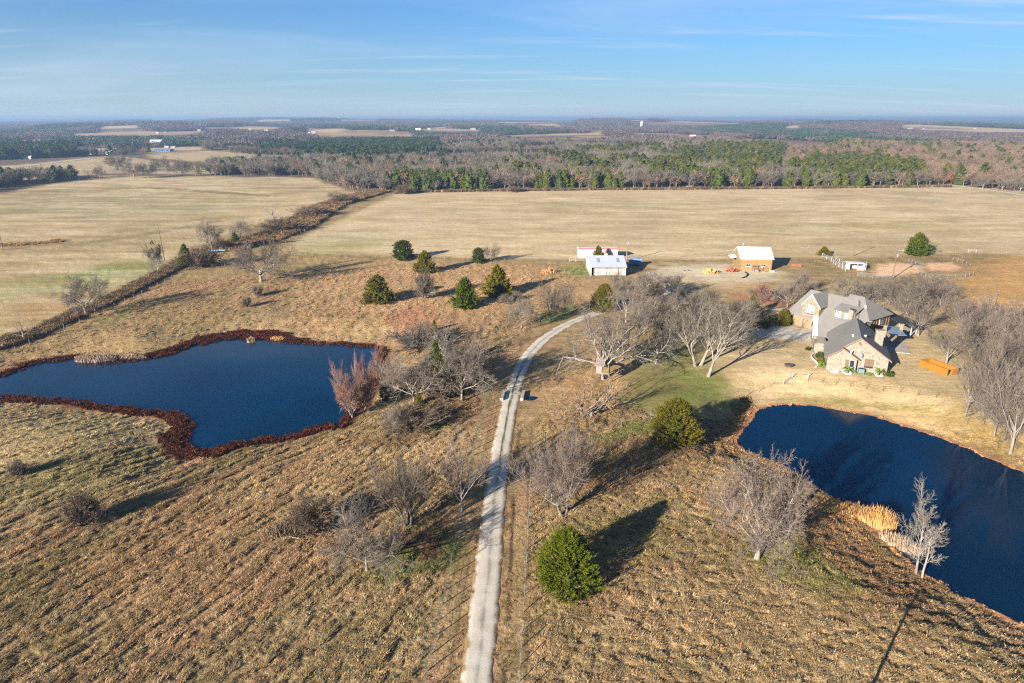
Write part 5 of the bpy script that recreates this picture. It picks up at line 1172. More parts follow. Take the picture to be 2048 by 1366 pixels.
# two-storey gabled bay over the right garage door
hpart("bay_wall", 'stone_tan', lambda m: m.prism([G(3.7, -.12, 2.8), G(8.2, -.12, 2.8), G(8.2, -.12, 6.1), G(5.95, -.12, 8.75), G(3.7, -.12, 6.1)], gdir(0, .3)).prism([G(3.7, .18, 2.8), G(3.7, 4.0, 2.8), G(3.7, 4.0, 6.0), G(3.7, .18, 6.0)], gdir(.25, 0)).prism([G(7.95, .18, 2.8), G(7.95, 4.0, 2.8), G(7.95, 4.0, 6.0), G(7.95, .18, 6.0)], gdir(.25, 0)), label="stone gabled bay above the garage doors")
hpart("bay_roof", 'shingle', lambda m: slab(slab(m, [G(5.95, -.3, 8.9), G(3.5, -.3, 6.0), G(3.5, 5.2, 6.0), G(5.95, 6.5, 8.9)], .14), [G(5.95, -.3, 8.902), G(5.95, 6.5, 8.902), G(8.5, 5.2, 5.9), G(8.5, -.3, 5.9)], .14))
hpart("rake_board", 'white', lambda m: m.prism([G(3.45, -.36, 5.95), G(5.95, -.36, 8.95), G(8.55, -.36, 5.85), G(8.55, -.36, 5.55), G(5.95, -.36, 8.6), G(3.45, -.36, 5.65)], gdir(0, .07)), label="white rake of the gabled bay")
def gwindow(g0, g1, n, z0, z1, cols, rows, label=None):
    f = hpart("window", 'white', lambda m: [m.prism([G(a, n - .07, c), G(b, n - .07, c), G(b, n - .07, d), G(a, n - .07, d)], gdir(0, .06)) for a, b, c, d in ((g0 - .1, g1 + .1, z0 - .1, z0), (g0 - .1, g1 + .1, z1, z1 + .1), (g0 - .1, g0, z0, z1), (g1, g1 + .1, z0, z1))])
    if label: f['label'] = label
    dx, dz = (g1 - g0) / cols, (z1 - z0) / rows
    hpart("muntin", 'white', lambda m: [m.prism([G(g0 + i * dx - w_, n - .06, z0), G(g0 + i * dx + w_, n - .06, z0), G(g0 + i * dx + w_, n - .06, z1), G(g0 + i * dx - w_, n - .06, z1)], gdir(0, .03)) for i, w_ in [(i, .09 if i * 2 == cols else .035) for i in range(1, cols)]]
          + [m.prism([G(g0, n - .055, z0 + j * dz - .035), G(g1, n - .055, z0 + j * dz - .035), G(g1, n - .055, z0 + j * dz + .035), G(g0, n - .055, z0 + j * dz + .035)], gdir(0, .025)) for j in range(1, rows)], f)
    hpart("pane", 'pane_blue', lambda m: m.prism([G(g0, n - .03, z0), G(g1, n - .03, z0), G(g1, n - .03, z1), G(g0, n - .03, z1)], gdir(0, .02)), f)
gwindow(4.85, 6.75, -.12, 4.2, 6.0, 6, 4, "white double window of the gabled bay")
hpart("window_shelf", 'timber', lambda m: m.prism([G(4.6, -.4, 3.85), G(7.0, -.4, 3.85), G(7.0, -.4, 3.98), G(4.6, -.4, 3.98)], gdir(0, .28)))
# shed dormer and its chimney
hpart("dormer_wall", 'stone_tan', lambda m: m.prism([G(11.2, 1.3, 4.0), G(16.4, 1.3, 4.0), G(16.4, 1.3, 6.0), G(11.2, 1.3, 6.0)], gdir(0, 1.6)), label="stone shed dormer above the front wing")
hpart("dormer_roof", 'shingle', lambda m: slab(m, [G(11.0, 1.0, 6.05), G(16.6, 1.0, 6.05), G(16.6, 4.4, 7.15), G(11.0, 4.4, 7.15)], .12))
gwindow(11.9, 12.9, 1.3, 4.5, 5.8, 3, 4, "white dormer window, left of the two"); gwindow(14.0, 14.7, 1.3, 4.5, 5.7, 2, 4, "white dormer window, narrower one")
hpart("chimney", 'stone', lambda m: m.prism([G(15.2, .5, 3.6), G(16.3, .5, 3.6), G(16.3, .5, 7.0), G(15.2, .5, 7.0)], gdir(0, .9)), label="square stone chimney beside the dormer")
hpart("chimney_cap", 'dark', lambda m: m.prism([G(15.35, .6, 7.0), G(16.15, .6, 7.0), G(16.15, .6, 7.25), G(15.35, .6, 7.25)], gdir(0, .7)))
# two-storey rear block with timber wall
hpart("wall", 'stone', lambda m: m.prism([G(13.0, 2.9, -.3), G(18.9, 2.9, -.3), G(18.9, 2.9, 4.95), G(13.0, 2.9, 4.95)], gdir(0, .35)).prism([G(12.5, 12.6, -.3), G(18.9, 12.6, -.3), G(18.9, 12.6, 4.95), G(12.5, 12.6, 4.95)], gdir(0, .35)), label="tall stone corner of the rear block")
tw = hpart("timber_wall", 'timber', lambda m: m.prism([G(18.6, 3.25, -.3), G(18.6, 12.6, -.3), G(18.6, 12.6, 4.95), G(18.6, 3.25, 4.95)], gdir(.3, 0)), label="brown timber clad wall under the rear hip roof")
for i in range(9): hpart("timber_post", 'wood_tan', lambda m: m.prism([G(18.9, 3.4 + i * 1.12, 0), G(18.9, 3.58 + i * 1.12, 0), G(18.9, 3.58 + i * 1.12, 4.9), G(18.9, 3.4 + i * 1.12, 4.9)], gdir(.08, 0)), tw)
f = hpart("window", 'white', lambda m: m.prism([G(18.99, 8.0, 2.6), G(18.99, 9.9, 2.6), G(18.99, 9.9, 4.4), G(18.99, 8.0, 4.4)], gdir(.06, 0)), label="white window in the timber wall")
for i in range(2):
    for j in range(3): hpart("pane", 'pane_blue', lambda m: m.prism([G(19.06, 8.1 + i * .9, 2.7 + j * .56), G(19.06, 8.9 + i * .9, 2.7 + j * .56), G(19.06, 8.9 + i * .9, 3.2 + j * .56), G(19.06, 8.1 + i * .9, 3.2 + j * .56)], gdir(.01, 0)), f)
hpart("roof", 'shingle', lambda m: slab(slab(slab(slab(m, [G(11, 2.4, 4.9), G(19.4, 2.4, 4.9), G(14.6, 7.8, 8.9), G(11, 7.8, 8.9)]), [G(19.4, 2.4, 4.9), G(19.4, 13.3, 4.9), G(14.6, 7.8, 8.9)]), [G(19.4, 13.3, 4.9), G(11, 13.3, 4.9), G(11, 7.8, 8.9), G(14.6, 7.8, 8.9)]), [G(11, 13.3, 4.9), G(11, 2.4, 4.9), G(11, 7.8, 8.9)]), label="hipped grey shingle roof of the rear block")
# big chimney, vents, pergola, back porch
hpart("chimney", 'stone', lambda m: m.box(9.3, 10.9, 7.4, 8.5, 3.5, 7.3).box(9.2, 11.0, 7.3, 8.6, 7.3, 7.45), label="big stone chimney on the front wing")
for x, y, z in ((4.6, 4.2, 6.35), (7.0, 4.6, 6.35), (4.2, -.0, 4.0)):
    hpart("roof_vent", 'white', lambda m: m.bar((x, y, z - .3), (x, y, z + .45), .17, 8).bar((x, y, z + .45), (x, y, z + .6), .26, 8))
v2 = G(16.6, 5.2, 6.9); hpart("roof_vent", 'white', lambda m: m.bar((v2[0], v2[1], v2[2] - .3), (v2[0], v2[1], v2[2] + .5), .17, 8).bar((v2[0], v2[1], v2[2] + .5), (v2[0], v2[1], v2[2] + .65), .26, 8))
pg = hpart("patio_roof", 'sheet', lambda m: slab(m, [(14.3, 19.6, 3.3), (17.8, 21.2, 3.1), (17.0, 27.4, 3.3), (13.6, 26.2, 3.5)], .10), label="bluish sheet roof over the patio")
hpart("patio_column", 'stone_tan', lambda m: m.box(16.8, 17.45, 24.6, 25.2, -.3, 4.6).box(16.65, 17.6, 24.45, 25.35, 4.6, 4.75), label="tall slim stone chimney column on the patio")
hpart("patio_column", 'stone_tan', lambda m: m.box(12.9, 13.6, 21.4, 22.0, -.3, 4.9), label="stone column by the front wing")
hpart("patio_floor", 'conc', lambda m: m.box(11.5, 18.5, 17.2, 28.5, -.2, .12))
hpart("porch_roof", 'dark', lambda m: slab(slab(m, [(18.0, 29.5, 3.4), (22.6, 34.6, 2.9), (19.5, 40.2, 3.0), (15.5, 35.5, 3.7)], .14), [(18.0, 29.5, 3.38), (20.6, 29.9, 2.7), (23.0, 33.9, 2.6), (22.6, 34.6, 2.88)], .1), label="dark roof of the back porch")
for p in ((22.2, 34.2), (19.4, 39.6), (20.3, 30.3)): hpart("porch_post", 'metal', lambda m: m.box(p[0] - .14, p[0] + .14, p[1] - .14, p[1] + .14, -.2, 2.9))
hpart("porch_floor", 'conc', lambda m: m.prism([(18, 29.5, -.2), (22.6, 34.2, -.2), (19.5, 40, -.2), (15.5, 35.5, -.2)], (0, 0, .3)))
# things around the house (own objects)
def hw3(x, y, z=0): p = house_w(x, y); return (p[0], p[1], z)
ac = thing("cooling_unit", hw3(6.6, .1), "teal grey boxed cooling unit against the front gable wall", "cooling unit", None, HA)
MB().box(-.55, .55, -.5, .5, 0, 1.0).build("casing", M['teal'], ac); MB().bar((0, 0, 1.0), (0, 0, 1.06), .42, 12).build("fan_grille", M['dark'], ac); MB().box(-.7, .7, -.65, .65, -.1, .05).build("slab", M['conc'], ac)
def palm(x, y, label, h=1.5, seed=1):
    e = thing("palm_plant", hw3(x, y), label, "plant", "palm plants in stone rings"); r = random.Random(seed); v = []; f = []
    for k in range(26):
        a = r.uniform(0, 6.28); L = h * r.uniform(.6, 1.0); d = Vector((math.cos(a), math.sin(a), 0)); n_ = Vector((-d.y, d.x, 0)) * .16; el = r.uniform(.3, 1.1); p0 = Vector((0, 0, h * .35)); o = len(v)
        m_ = p0 + d * L * .5 + Vector((0, 0, L * .5 * el)); q = p0 + d * L + Vector((0, 0, L * (.5 * el - .25))); v += [p0, m_ - n_, m_ + n_, q]; f += [(o, o + 1, o + 2), (o + 1, o + 3, o + 2)]
    mesh_obj("frond", pyd("frond", v, f, M['leaf_green']), e); MB().bar((0, 0, 0), (0, 0, h * .5), .14, 6).build("stem", M['bark_dark'], e)
palm(4.0, -.9, "bushy green palm in a white stone ring by the shuttered window", 1.7, 3); palm(9.9, .0, "bushy green palm in a white stone ring by the right house corner", 1.7, 5)
for x, y, lb in ((4.0, -.9, "white stone ring round the palm by the shuttered window"), (9.9, 0.0, "white stone ring round the palm at the right corner"), (1.6, -.7, "white stone ring without a palm, left of the two planted ones")):
    e = thing("planter_ring", hw3(x, y), lb, "planter", "white stone planter rings before the house")
    for k in range(14):
        a = 6.283 * k / 14; MB().box(-.2, .2, -.12, .12, -.1, .24 + .05 * (k % 3)).build("stone", M['stone_white'], e); s_ = e.children[-1]; s_.location = (.8 * math.cos(a), .8 * math.sin(a), 0); s_.rotation_euler.z = a + 1.57
for x, y, s_, k, lb in ((11.9, .4, .9, 'cedar_dark', "dark round shrub at the right front corner of the house"), (-.7, 1.8, 1.0, 'leaf_green', "green shrub in the entry bed near the front corner"), (-.8, 4.5, .9, 'cedar_olive', "olive shrub in the entry bed"), (-.8, 7.8, 1.2, 'cedar_dark', "dark shrub in the entry bed by the porch"), (-3.0, 12.5, .6, 'cedar_dark', "small dark shrub beside the entry porch")):
    r = random.Random(int(x * 10) + 77); v = []; f = []
    for q in range(150):
        d = Vector((r.gauss(0, 1), r.gauss(0, 1), abs(r.gauss(0, 1)))).normalized(); c = Vector((d.x * s_ * .8, d.y * s_ * .8, d.z * s_ * 1.0)) * r.uniform(.6, 1.05); a = d.orthogonal().normalized() * .2; a.rotate(Matrix.Rotation(r.uniform(0, 6.3), 3, d)); o = len(v)
        v += [c + a, c - a, c + d * .3 + a.cross(d)]; f += [(o, o + 1, o + 2)]
    me = pyd("garden_shrub", v, f, M[k]); o = mesh_obj("garden_shrub", me); o.location = hw3(x, y); tag(o, lb, "shrub")
o = mesh_obj("garden_grass", tuft_mesh(900, 90, .45, 3.2, .10, M['leaf_green'], .4)); o.location = hw3(7.4, -.3); o.scale = (1.4, .5, 1); o.rotation_euler.z = HA; tag(o, "strip of green ground cover before the main gable", "plant")
e = thing("bird_bath", at(1577, 733), "small dark tub standing on the lawn before the house", "tub"); MB().bar((0, 0, 0), (0, 0, .5), .7, 8, .95).build("tub", M['timber'], e); MB().bar((0, 0, .42), (0, 0, .52), .55, 8).build("lid", M['pane_blue'], e)
e = thing("dish_antenna", hw3(6.15, .7, 3.35), "grey dish antenna at the gable valley", "antenna"); MB().bar((0, .4, -.3), (0, 0, .3), .05).build("arm", M['metal'], e)
MB().bar((-.1, -.1, .35), (-.25, -.35, .5), .5, 12, .25).build("dish", M['metal'], e)

# ------------------------------------------------------------------ board enclosure
W1, W2 = hw3(18.7, 9.2), hw3(22.9, 4.1); wv = Vector(W2) - Vector(W1); wl = wv.length; wa = math.atan2(wv.y, wv.x)
e = thing("wooden_enclosure", W1, "orange stained board enclosure without a roof on the lawn right of the house", "enclosure", None, wa)
DPT = 2.9
def boards(x0, y0, x1, y1, n, gap=()):
    for i in range(n):
        if i in gap: continue
        b = MB(); L = math.hypot(x1 - x0, y1 - y0); w_ = L / n; t = i * w_; b.box(0.008, w_ - .008, -.02, .02, .03, 1.42 + .015 * ((i * 7) % 3)); o = b.build("board", M['orange_wood'], e)
        a = math.atan2(y1 - y0, x1 - x0); o.location = (x0 + math.cos(a) * t, y0 + math.sin(a) * t, 0); o.rotation_euler.z = a
boards(0, 0, wl, 0, 34); boards(wl, 0, wl, DPT, 14, range(0, 6)); boards(0, DPT, wl, DPT, 34); boards(0, 0, 0, DPT, 15)
for x, y in ((.05, .08), (wl - .05, .08), (.05, DPT - .08), (wl - .05, DPT - .08), (wl / 2, DPT - .08), (wl / 2, .08)): MB().box(x - .05, x + .05, y - .05, y + .05, 0, 1.5).build("post", M['orange_wood'], e)
MB().box(0, wl, .03, .09, 1.2, 1.3).box(0, wl, DPT - .09, DPT - .03, 1.2, 1.3).box(0, wl, .03, .09, .3, .4).box(0, wl, DPT - .09, DPT - .03, .3, .4).build("rail", M['orange_wood'], e)

# ------------------------------------------------------------------ barns and sheds
b = thing("white_barn", (26.2, 223.3, 0), "white horse barn with pale metal roof and three crossed stall doors", "barn")
Wb, Db, Ez, Rz = 11.7, 15.4, 3.1, 5.5
MB().box(0.9, Wb, 1.2, 1.4, -.2, Ez).build("wall", M['barn_wall'], b)
MB().prism([(0, 0, -.2), (0, Db, -.2), (0, Db, Ez), (0, Db / 2, Rz - .1), (0, 0, Ez)], (.15, 0, 0)).build("side_wall", M['barn_side'], b)
MB().prism([(Wb, 0, -.2), (Wb, Db, -.2), (Wb, Db, Ez), (Wb, Db / 2, Rz - .1), (Wb, 0, Ez)], (-.15, 0, 0)).build("side_wall", M['barn_side'], b)
MB().box(0, Wb, Db - .15, Db, -.2, Ez).build("wall", M['barn_wall'], b)
slab(slab(MB(), [(-.2, -.5, Ez), (Wb + .3, -.5, Ez), (Wb + .3, Db / 2, Rz), (-.2, Db / 2, Rz)], .1), [(-.2, Db / 2, Rz + .002), (Wb + .3, Db / 2, Rz + .002), (Wb + .3, Db + .4, Ez - .1), (-.2, Db + .4, Ez - .1)], .1).build("roof", M['barn_roof'], b)
for x in (2.4, 9.0): MB().prism([(x, 2.6, Ez + (2.6 + .5) / (Db / 2 + .5) * (Rz - Ez) + .03), (x + .95, 2.6, Ez + 3.1 / (Db / 2 + .5) * (Rz - Ez) + .03), (x + .95, 5.6, Ez + 6.1 / (Db / 2 + .5) * (Rz - Ez) + .03), (x, 5.6, Ez + 6.1 / (Db / 2 + .5) * (Rz - Ez) + .03)], (0, 0, .05)).build("skylight", M['metal'], b)
for x in (.05, 4.35, 8.2, Wb - .15): MB().box(x, x + .14, -.3, -.16, -.2, Ez).build("porch_post", M['metal'] if x > 1 else M['white'], b)
for x in (1.35, 5.15, 8.95):
    d = MB().box(x, x + 1.35, 1.12, 1.19, .05, 2.35).build("stall_door", M['barn_wall'], b)
    MB().box(x - .06, x, 1.06, 1.12, .05, 2.4).box(x + 1.35, x + 1.41, 1.06, 1.12, .05, 2.4).box(x - .06, x + 1.41, 1.06, 1.12, 2.35, 2.43).box(x, x + 1.35, 1.06, 1.12, 1.05, 1.14).bar((x, 1.09, .1), (x + 1.35, 1.09, 1.05), .045, 4).bar((x + 1.35, 1.09, .1), (x, 1.09, 1.05), .045, 4).build("cross_brace", M['wood_tan'], d)
cu = MB().box(5.5, 6.3, Db / 2 - .4, Db / 2 + .4, Rz - .2, Rz + .7).build("cupola", M['white'], b)
MB().prism([(5.4, Db / 2 - .5, Rz + .7), (6.4, Db / 2 - .5, Rz + .7), (5.9, Db / 2 - .5, Rz + 1.15)], (0, 1.0, 0)).build("cupola_roof", M['red'], cu)
s = thing("metal_shed", (25.1, 254, 0), "long cream metal shed with a red edged roof behind the white barn", "shed")
MB().box(0, 14.6, 0, .2, -.2, 3.5).box(0, 14.6, 6, 6.2, -.2, 2.9).build("wall", M['barn_wall'], s); MB().prism([(0, .2, -.2), (0, 6, -.2), (0, 6, 2.9), (0, .2, 3.4)], (.15, 0, 0)).prism([(14.45, .2, -.2), (14.45, 6, -.2), (14.45, 6, 2.9), (14.45, .2, 3.4)], (.15, 0, 0)).build("side_wall", M['barn_side'], s)
slab(MB(), [(-.2, -.2, 3.68), (14.8, -.2, 3.68), (14.8, 6.4, 3.1), (-.2, 6.4, 3.1)], .12).build("roof", M['white_roof'], s); MB().box(-.2, 14.8, -.3, -.2, 3.42, 3.75).build("red_trim", M['red'], s)
t = thing("blue_trailer", (42.0, 239.2, 0), "blue box trailer parked at the right side of the white barn", "trailer", None, R(4))
MB().box(0, 4.2, 0, 2.2, .5, 2.3).build("body", M['blue'], t); MB().box(-.05, 4.25, -.05, 2.25, 2.3, 2.42).build("roof", M['blue_pale'], t); MB().bar((3.3, .7, 2.42), (3.3, .7, 2.5), .3, 8).build("roof_hatch", M['dark'], t)
for x in (1.6, 2.5):
    for y in (-.1, 2.1): MB().bar((x, y, .36), (x, y + .2, .36), .36, 10).build("wheel", M['rubber'], t)
MB().bar((4.2, 1.1, .5), (5.4, 1.1, .5), .06).build("tow_bar", M['metal'], t)
k = thing("plywood_barn", (78.8, 232.4, 0), "plywood clad workshop barn with a white metal roof", "barn", None, R(-6))
Wk, Dk, Ek, Rk = 10.6, 12.0, 4.1, 7.2
MB().box(0, Wk, .02, .2, -.2, Ek).build("wall", M['ply'], k); MB().prism([(0, 0.2, -.2), (0, Dk, -.2), (0, Dk, Ek), (0, Dk / 2, Rk - .15), (0, .2, Ek)], (.2, 0, 0)).prism([(Wk - .2, .2, -.2), (Wk - .2, Dk, -.2), (Wk - .2, Dk, Ek), (Wk - .2, Dk / 2, Rk - .15), (Wk - .2, .2, Ek)], (.2, 0, 0)).box(0.2, Wk - .2, Dk - .2, Dk, -.2, Ek).build("gable_wall", M['ply'], k)
slab(slab(MB(), [(-.35, -.5, Ek), (Wk + .5, -.5, Ek), (Wk + .5, Dk / 2, Rk), (-.35, Dk / 2, Rk)], .12), [(-.35, Dk / 2, Rk + .002), (Wk + .5, Dk / 2, Rk + .002), (Wk + .5, Dk + .5, Ek - .1), (-.35, Dk + .5, Ek - .1)], .12).build("roof", M['white_roof'], k)
for z in (1.35, 2.75): MB().box(0, Wk, -.02, .018, z, z + .07).build("batten", M['batten'], k)
for i, x in enumerate((2.6, 5.2, 7.8)): MB().box(x, x + .06, -.015, .016, 0, Ek).build("batten", M['batten'], k)
MB().box(Wk - .25, Wk + .02, -.05, .015, -.1, Ek).box(-.02, .2, -.05, .015, -.1, Ek).build("corner_board", M['wood_tan'], k)
for x in (2.0, 7.0):
    f = MB().box(x, x + 1.5, -.06, .01, 1.25, 2.3).build("window", M['white'], k)
    for i in range(2): MB().box(x + .06 + .72 * i, x + .70 + .72 * i, -.08, -.06, 1.45, 2.25).build("pane", M['pane'], f)
MB().box(7.0, 7.7, -.5, -.09, 1.2, 1.75).build("window_cooler", M['white'], k)
MB().bar((1.9, 6.9, Rk - .6), (1.9, 6.9, Rk + .9), .11, 8).bar((1.9, 6.9, Rk + .9), (1.9, 6.9, Rk + 1.15), .2, 8).build("stove_pipe", M['metal'], k)
slab(MB(), [(-2.2, 5.0, 3.3), (-.1, 5.0, 3.7), (-.1, 10.5, 3.7), (-2.2, 10.5, 3.3)], .1).build("awning", M['white_roof'], k)
for y in (5.2, 10.3): MB().box(-2.1, -1.98, y, y + .12, -.2, 3.25).build("awning_post", M['timber'], k)
c = thing("wire_coop", at(1517, 543), "small greenish wire coop in the plywood barn's shadow", "coop")
for x in (0, 1.9, 3.8):
    MB().bar((x - 1.9, -1, 0), (x - 1.9, -1, 1.7), .05).bar((x - 1.9, 1, 0), (x - 1.9, 1, 1.7), .05).bar((x - 1.9, -1, 1.7), (x - 1.9, 0, 2.2), .05).bar((x - 1.9, 1, 1.7), (x - 1.9, 0, 2.2), .05).build("frame", M['pane_blue'], c)
MB().bar((-1.9, -1, 1.7), (1.9, -1, 1.7), .05).bar((-1.9, 1, 1.7), (1.9, 1, 1.7), .05).bar((-1.9, 0, 2.2), (1.9, 0, 2.2), .05).bar((-1.9, -1, .9), (1.9, -1, .9), .04).build("rail", M['pane_blue'], c); MB().box(-1.7, -.3, -.7, .7, 0, .9).build("nest_box", M['planks'], c)
o = thing("water_trough", at(1544, 544), "white trough at the right corner of the plywood barn", "trough"); MB().box(-.7, .7, -.3, .3, 0, .45).build("tub", M['white'], o)
e = thing("rusty_tank", at(1593, 532), "rusty trough lying in the grass right of the plywood barn", "tank", None, R(-38)); mb = MB(); mb.box(-1.8, 1.8, -.5, -.42, 0, .5).box(-1.8, 1.8, .42, .5, 0, .5).box(-1.8, -1.7, -.42, .42, 0, .5).box(1.7, 1.8, -.42, .42, 0, .5).box(-1.7, 1.7, -.42, .42, 0, .08); mb.build("tank", M['rust'], e)
e = thing("garden_edging", at(1487, 556), "dark curved bed edging before the plywood barn", "edging"); mb = MB(); P_ = smooth_poly(gpx([(1484, 557), (1492, 554), (1495, 549), (1490, 545)]), 4, False)
for a_, b_ in zip(P_[:-1], P_[1:]): mb.bar((a_[0] - e.location.x, a_[1] - e.location.y, .2), (b_[0] - e.location.x, b_[1] - e.location.y, .2), .22, 6)
mb.build("edging", M['dark'], e)
def heap(name, px, py, w_, h_, mat, label, cat, seed, n=50):
    x, y, z = at(px, py); r = random.Random(seed); mb = MB()
    for _ in range(n):
        a = r.uniform(0, 6.28); q = math.sqrt(r.random()); cx_, cy_ = q * w_ * .5 * math.cos(a), q * w_ * .3 * math.sin(a); zz = h_ * (1 - q) * r.uniform(.4, 1); s_ = r.uniform(.25, .6) * h_
        p0 = Vector((cx_, cy_, max(zz - s_ * .5, -.1))); d = Vector((r.gauss(0, 1), r.gauss(0, 1), r.uniform(.2, 1.2))).normalized() * s_ * 1.6; mb.bar(p0 - d * .3, p0 + d, s_ * .5, 5, s_ * .12)
    o = mb.build(name, M[mat]); o.location = (x, y, z); return tag(o, label, cat)
heap("brush_heap", 1098, 546, 5.5, 1.8, 'orange_soil', "orange heap of soil and cut limbs left of the white barn", "heap", 5)
heap("golden_shrub", 1420, 546, 4.2, 2.0, 'reed', "golden dry shrub on the gravel yard between the barns", "shrub", 6, 70)
heap("scrap_heap", 1464, 543, 4.5, 1.6, 'rust', "rusty scrap heap by the plywood barn's left corner", "heap", 7)
heap("log_pile", 1372, 542, 4.5, .8, 'planks', "low dark pile on the gravel yard", "pile", 8, 30)
lg = thing("fallen_log", at(578, 1078), "pale broken log lying at the front of the brush heap", "log"); MB().bar((-1.6, .6, .2), (1.4, -.2, .25), .13, 7, .07).build("trunk", M['log'], lg); MB().bar((-.3, .2, .25), (-1.0, -1.3, .15), .09, 6, .04).build("limb", M['log'], lg); MB().bar((-.8, .4, .3), (-1.0, 1.2, 1.0), .08, 6, .03).build("limb", M['log'], lg)
# tree house in the gnarled oak
th = thing("tree_house", at(1205, 762), "small grey plank tree house in the huge gnarled oak", "tree house", None, R(-15)); z0 = 1.9
MB().box(-1.3, 1.3, -1.1, 1.1, z0, z0 + .12).build("floor", M['planks'], th); MB().box(-1.2, -.1, -1.0, -.92, z0 + .12, z0 + 1.5).box(-1.2, -1.12, -.9, 1.0, z0 + .12, z0 + 1.9).box(1.12, 1.2, -.9, 1.0, z0 + .12, z0 + 1.9).box(-1.1, 1.1, .92, 1.0, z0 + .12, z0 + 1.9).build("wall", M['planks'], th)
slab(MB(), [(-1.5, -1.3, z0 + 1.7), (.4, -1.3, z0 + 1.75), (.4, 1.2, z0 + 2.7), (-1.5, 1.2, z0 + 2.6)], .1).build("roof", M['planks'], th)
for i in range(5): MB().box(.0, 1.25, -1.15, -1.05, z0 + .2 + .27 * i, z0 + .36 + .27 * i).build("rail_board", M['yellow_wood'], th)
for x in (-1.2, 1.2):
    for y in (-1, 1): MB().box(x - .08, x + .08, y - .08, y + .08, -.3, z0).build("post", M['timber'], th)

# ------------------------------------------------------------------ culvert
cv = thing("culvert", at(1030, 790), "concrete culvert with two low headwalls where the drive crosses the ditch", "culvert", None, R(-6))
for i, px in enumerate((1004, 1044)):
    a_ = Vector(at(px, 800)) - Vector(cv.location); a_.rotate(Matrix.Rotation(R(6), 3, 'Z')); MB().box(a_.x - .28, a_.x + .28, a_.y - .5, a_.y + 3.4, -1.2, .55).build("headwall", M['conc'], cv)
MB().bar((-2.6, 1.2, -.65), (3.0, 1.2, -.65), .5, 10).build("pipe", M['metal'], cv)
mb = MB(); mb.box(-1.5, 1.5, .1, .45, .085, .125); mb.build("deck_slab", M['conc'], cv)
wx = smooth_poly(gpx([(1053, 794), (1066, 793), (1076, 796), (1066, 801), (1053, 801)]), 3)
me = pyd("ditch_water", [(x, y, .06) for x, y in wx], [tuple(range(len(wx)))], M['waterL'])
if me.polygons[0].normal.z < 0: me.flip_normals()
tag(mesh_obj("ditch_water", me), "small dark water puddle below the culvert", kind='structure')

# ------------------------------------------------------------------ reeds
def reeds(name, cpx, w_, d_, h_, n, mat, label, seed, rz=0.0, bend=.5):
    x, y, z = at(*cpx) if len(cpx) == 2 else cpx; r = random.Random(seed); v = []; f = []
    for _ in range(n):
        a, q = r.uniform(0, 6.28), math.sqrt(r.random()); p = Vector((w_ / 2 * q * math.cos(a), d_ / 2 * q * math.sin(a), -.3)); h = h_ * r.uniform(.6, 1.1) * (1 - .35 * q); b_ = r.uniform(0, 6.28); d = Vector((math.cos(b_), math.sin(b_), 0)) * bend * h * r.uniform(.1, .7); n_ = Vector((-math.sin(b_), math.cos(b_), 0)) * r.uniform(.03, .06); o = len(v)
        v += [p - n_, p + n_, p + d * .35 + Vector((0, 0, h * .7)) + n_, p + d * .35 + Vector((0, 0, h * .7)) - n_, p + d + Vector((0, 0, h))]; f += [(o, o + 1, o + 2, o + 3), (o + 3, o + 2, o + 4)]
    o = mesh_obj(name, pyd(name, v, f, M[mat])); o.location = (x, y, z); o.rotation_euler.z = rz; return tag(o, label, 'reeds')
rr_ = lambda p: (U(p[0], p[1], ZL)[0], U(p[0], p[1], ZL)[1], ZL)
reeds("reed_bed", rr_((192, 722)), 9.5, 2.6, 2.2, 2200, 'mauve', "pale mauve cattail bed on the far bank of the left pond", 1); reeds("reed_bed", rr_((262, 718)), 7.5, 2.0, 1.5, 1300, 'mauve', "thinner right end of the pale cattail bed", 2)
reeds("reed_clump", rr_((502, 684)), 2.2, 1.4, 2.0, 240, 'straw', "small straw coloured reed clump standing in the left pond", 3); reeds("reed_clump", rr_((556, 680)), 3.6, 1.6, 1.6, 320, 'reed', "tan reed clump right of the one standing in the water", 4)
M['thatch'] = mottled('brown_thatch', (.17, .12, .075), (.09, .064, .042), .7, vec='pos')
o = reeds('brush_heap', (606, 1058), 8.0, 3.2, 2.3, 1900, 'thatch', 'low brown brush heap with a pale fallen log at its front', 15, R(24), .9); o['category'] = 'brush heap'
rq = lambda p: (U(p[0], p[1], ZR)[0], U(p[0], p[1], ZR)[1], ZR)
reeds("reed_bed", rq((1712, 1032)), 5.2, 2.6, 2.4, 900, 'reed', "orange reed bed on the near shore of the right pond, left part", 5, R(-42)); reeds("reed_bed", rq((1758, 1050)), 4.2, 3.0, 3.2, 1100, 'reed', "tall orange green reeds in the middle of the shore bed", 6, R(-40))
reeds("reed_bed", rq((1800, 1092)), 5.4, 2.2, 2.0, 900, 'straw', "pale straw reeds at the foot of the slender trees", 7, R(-52))

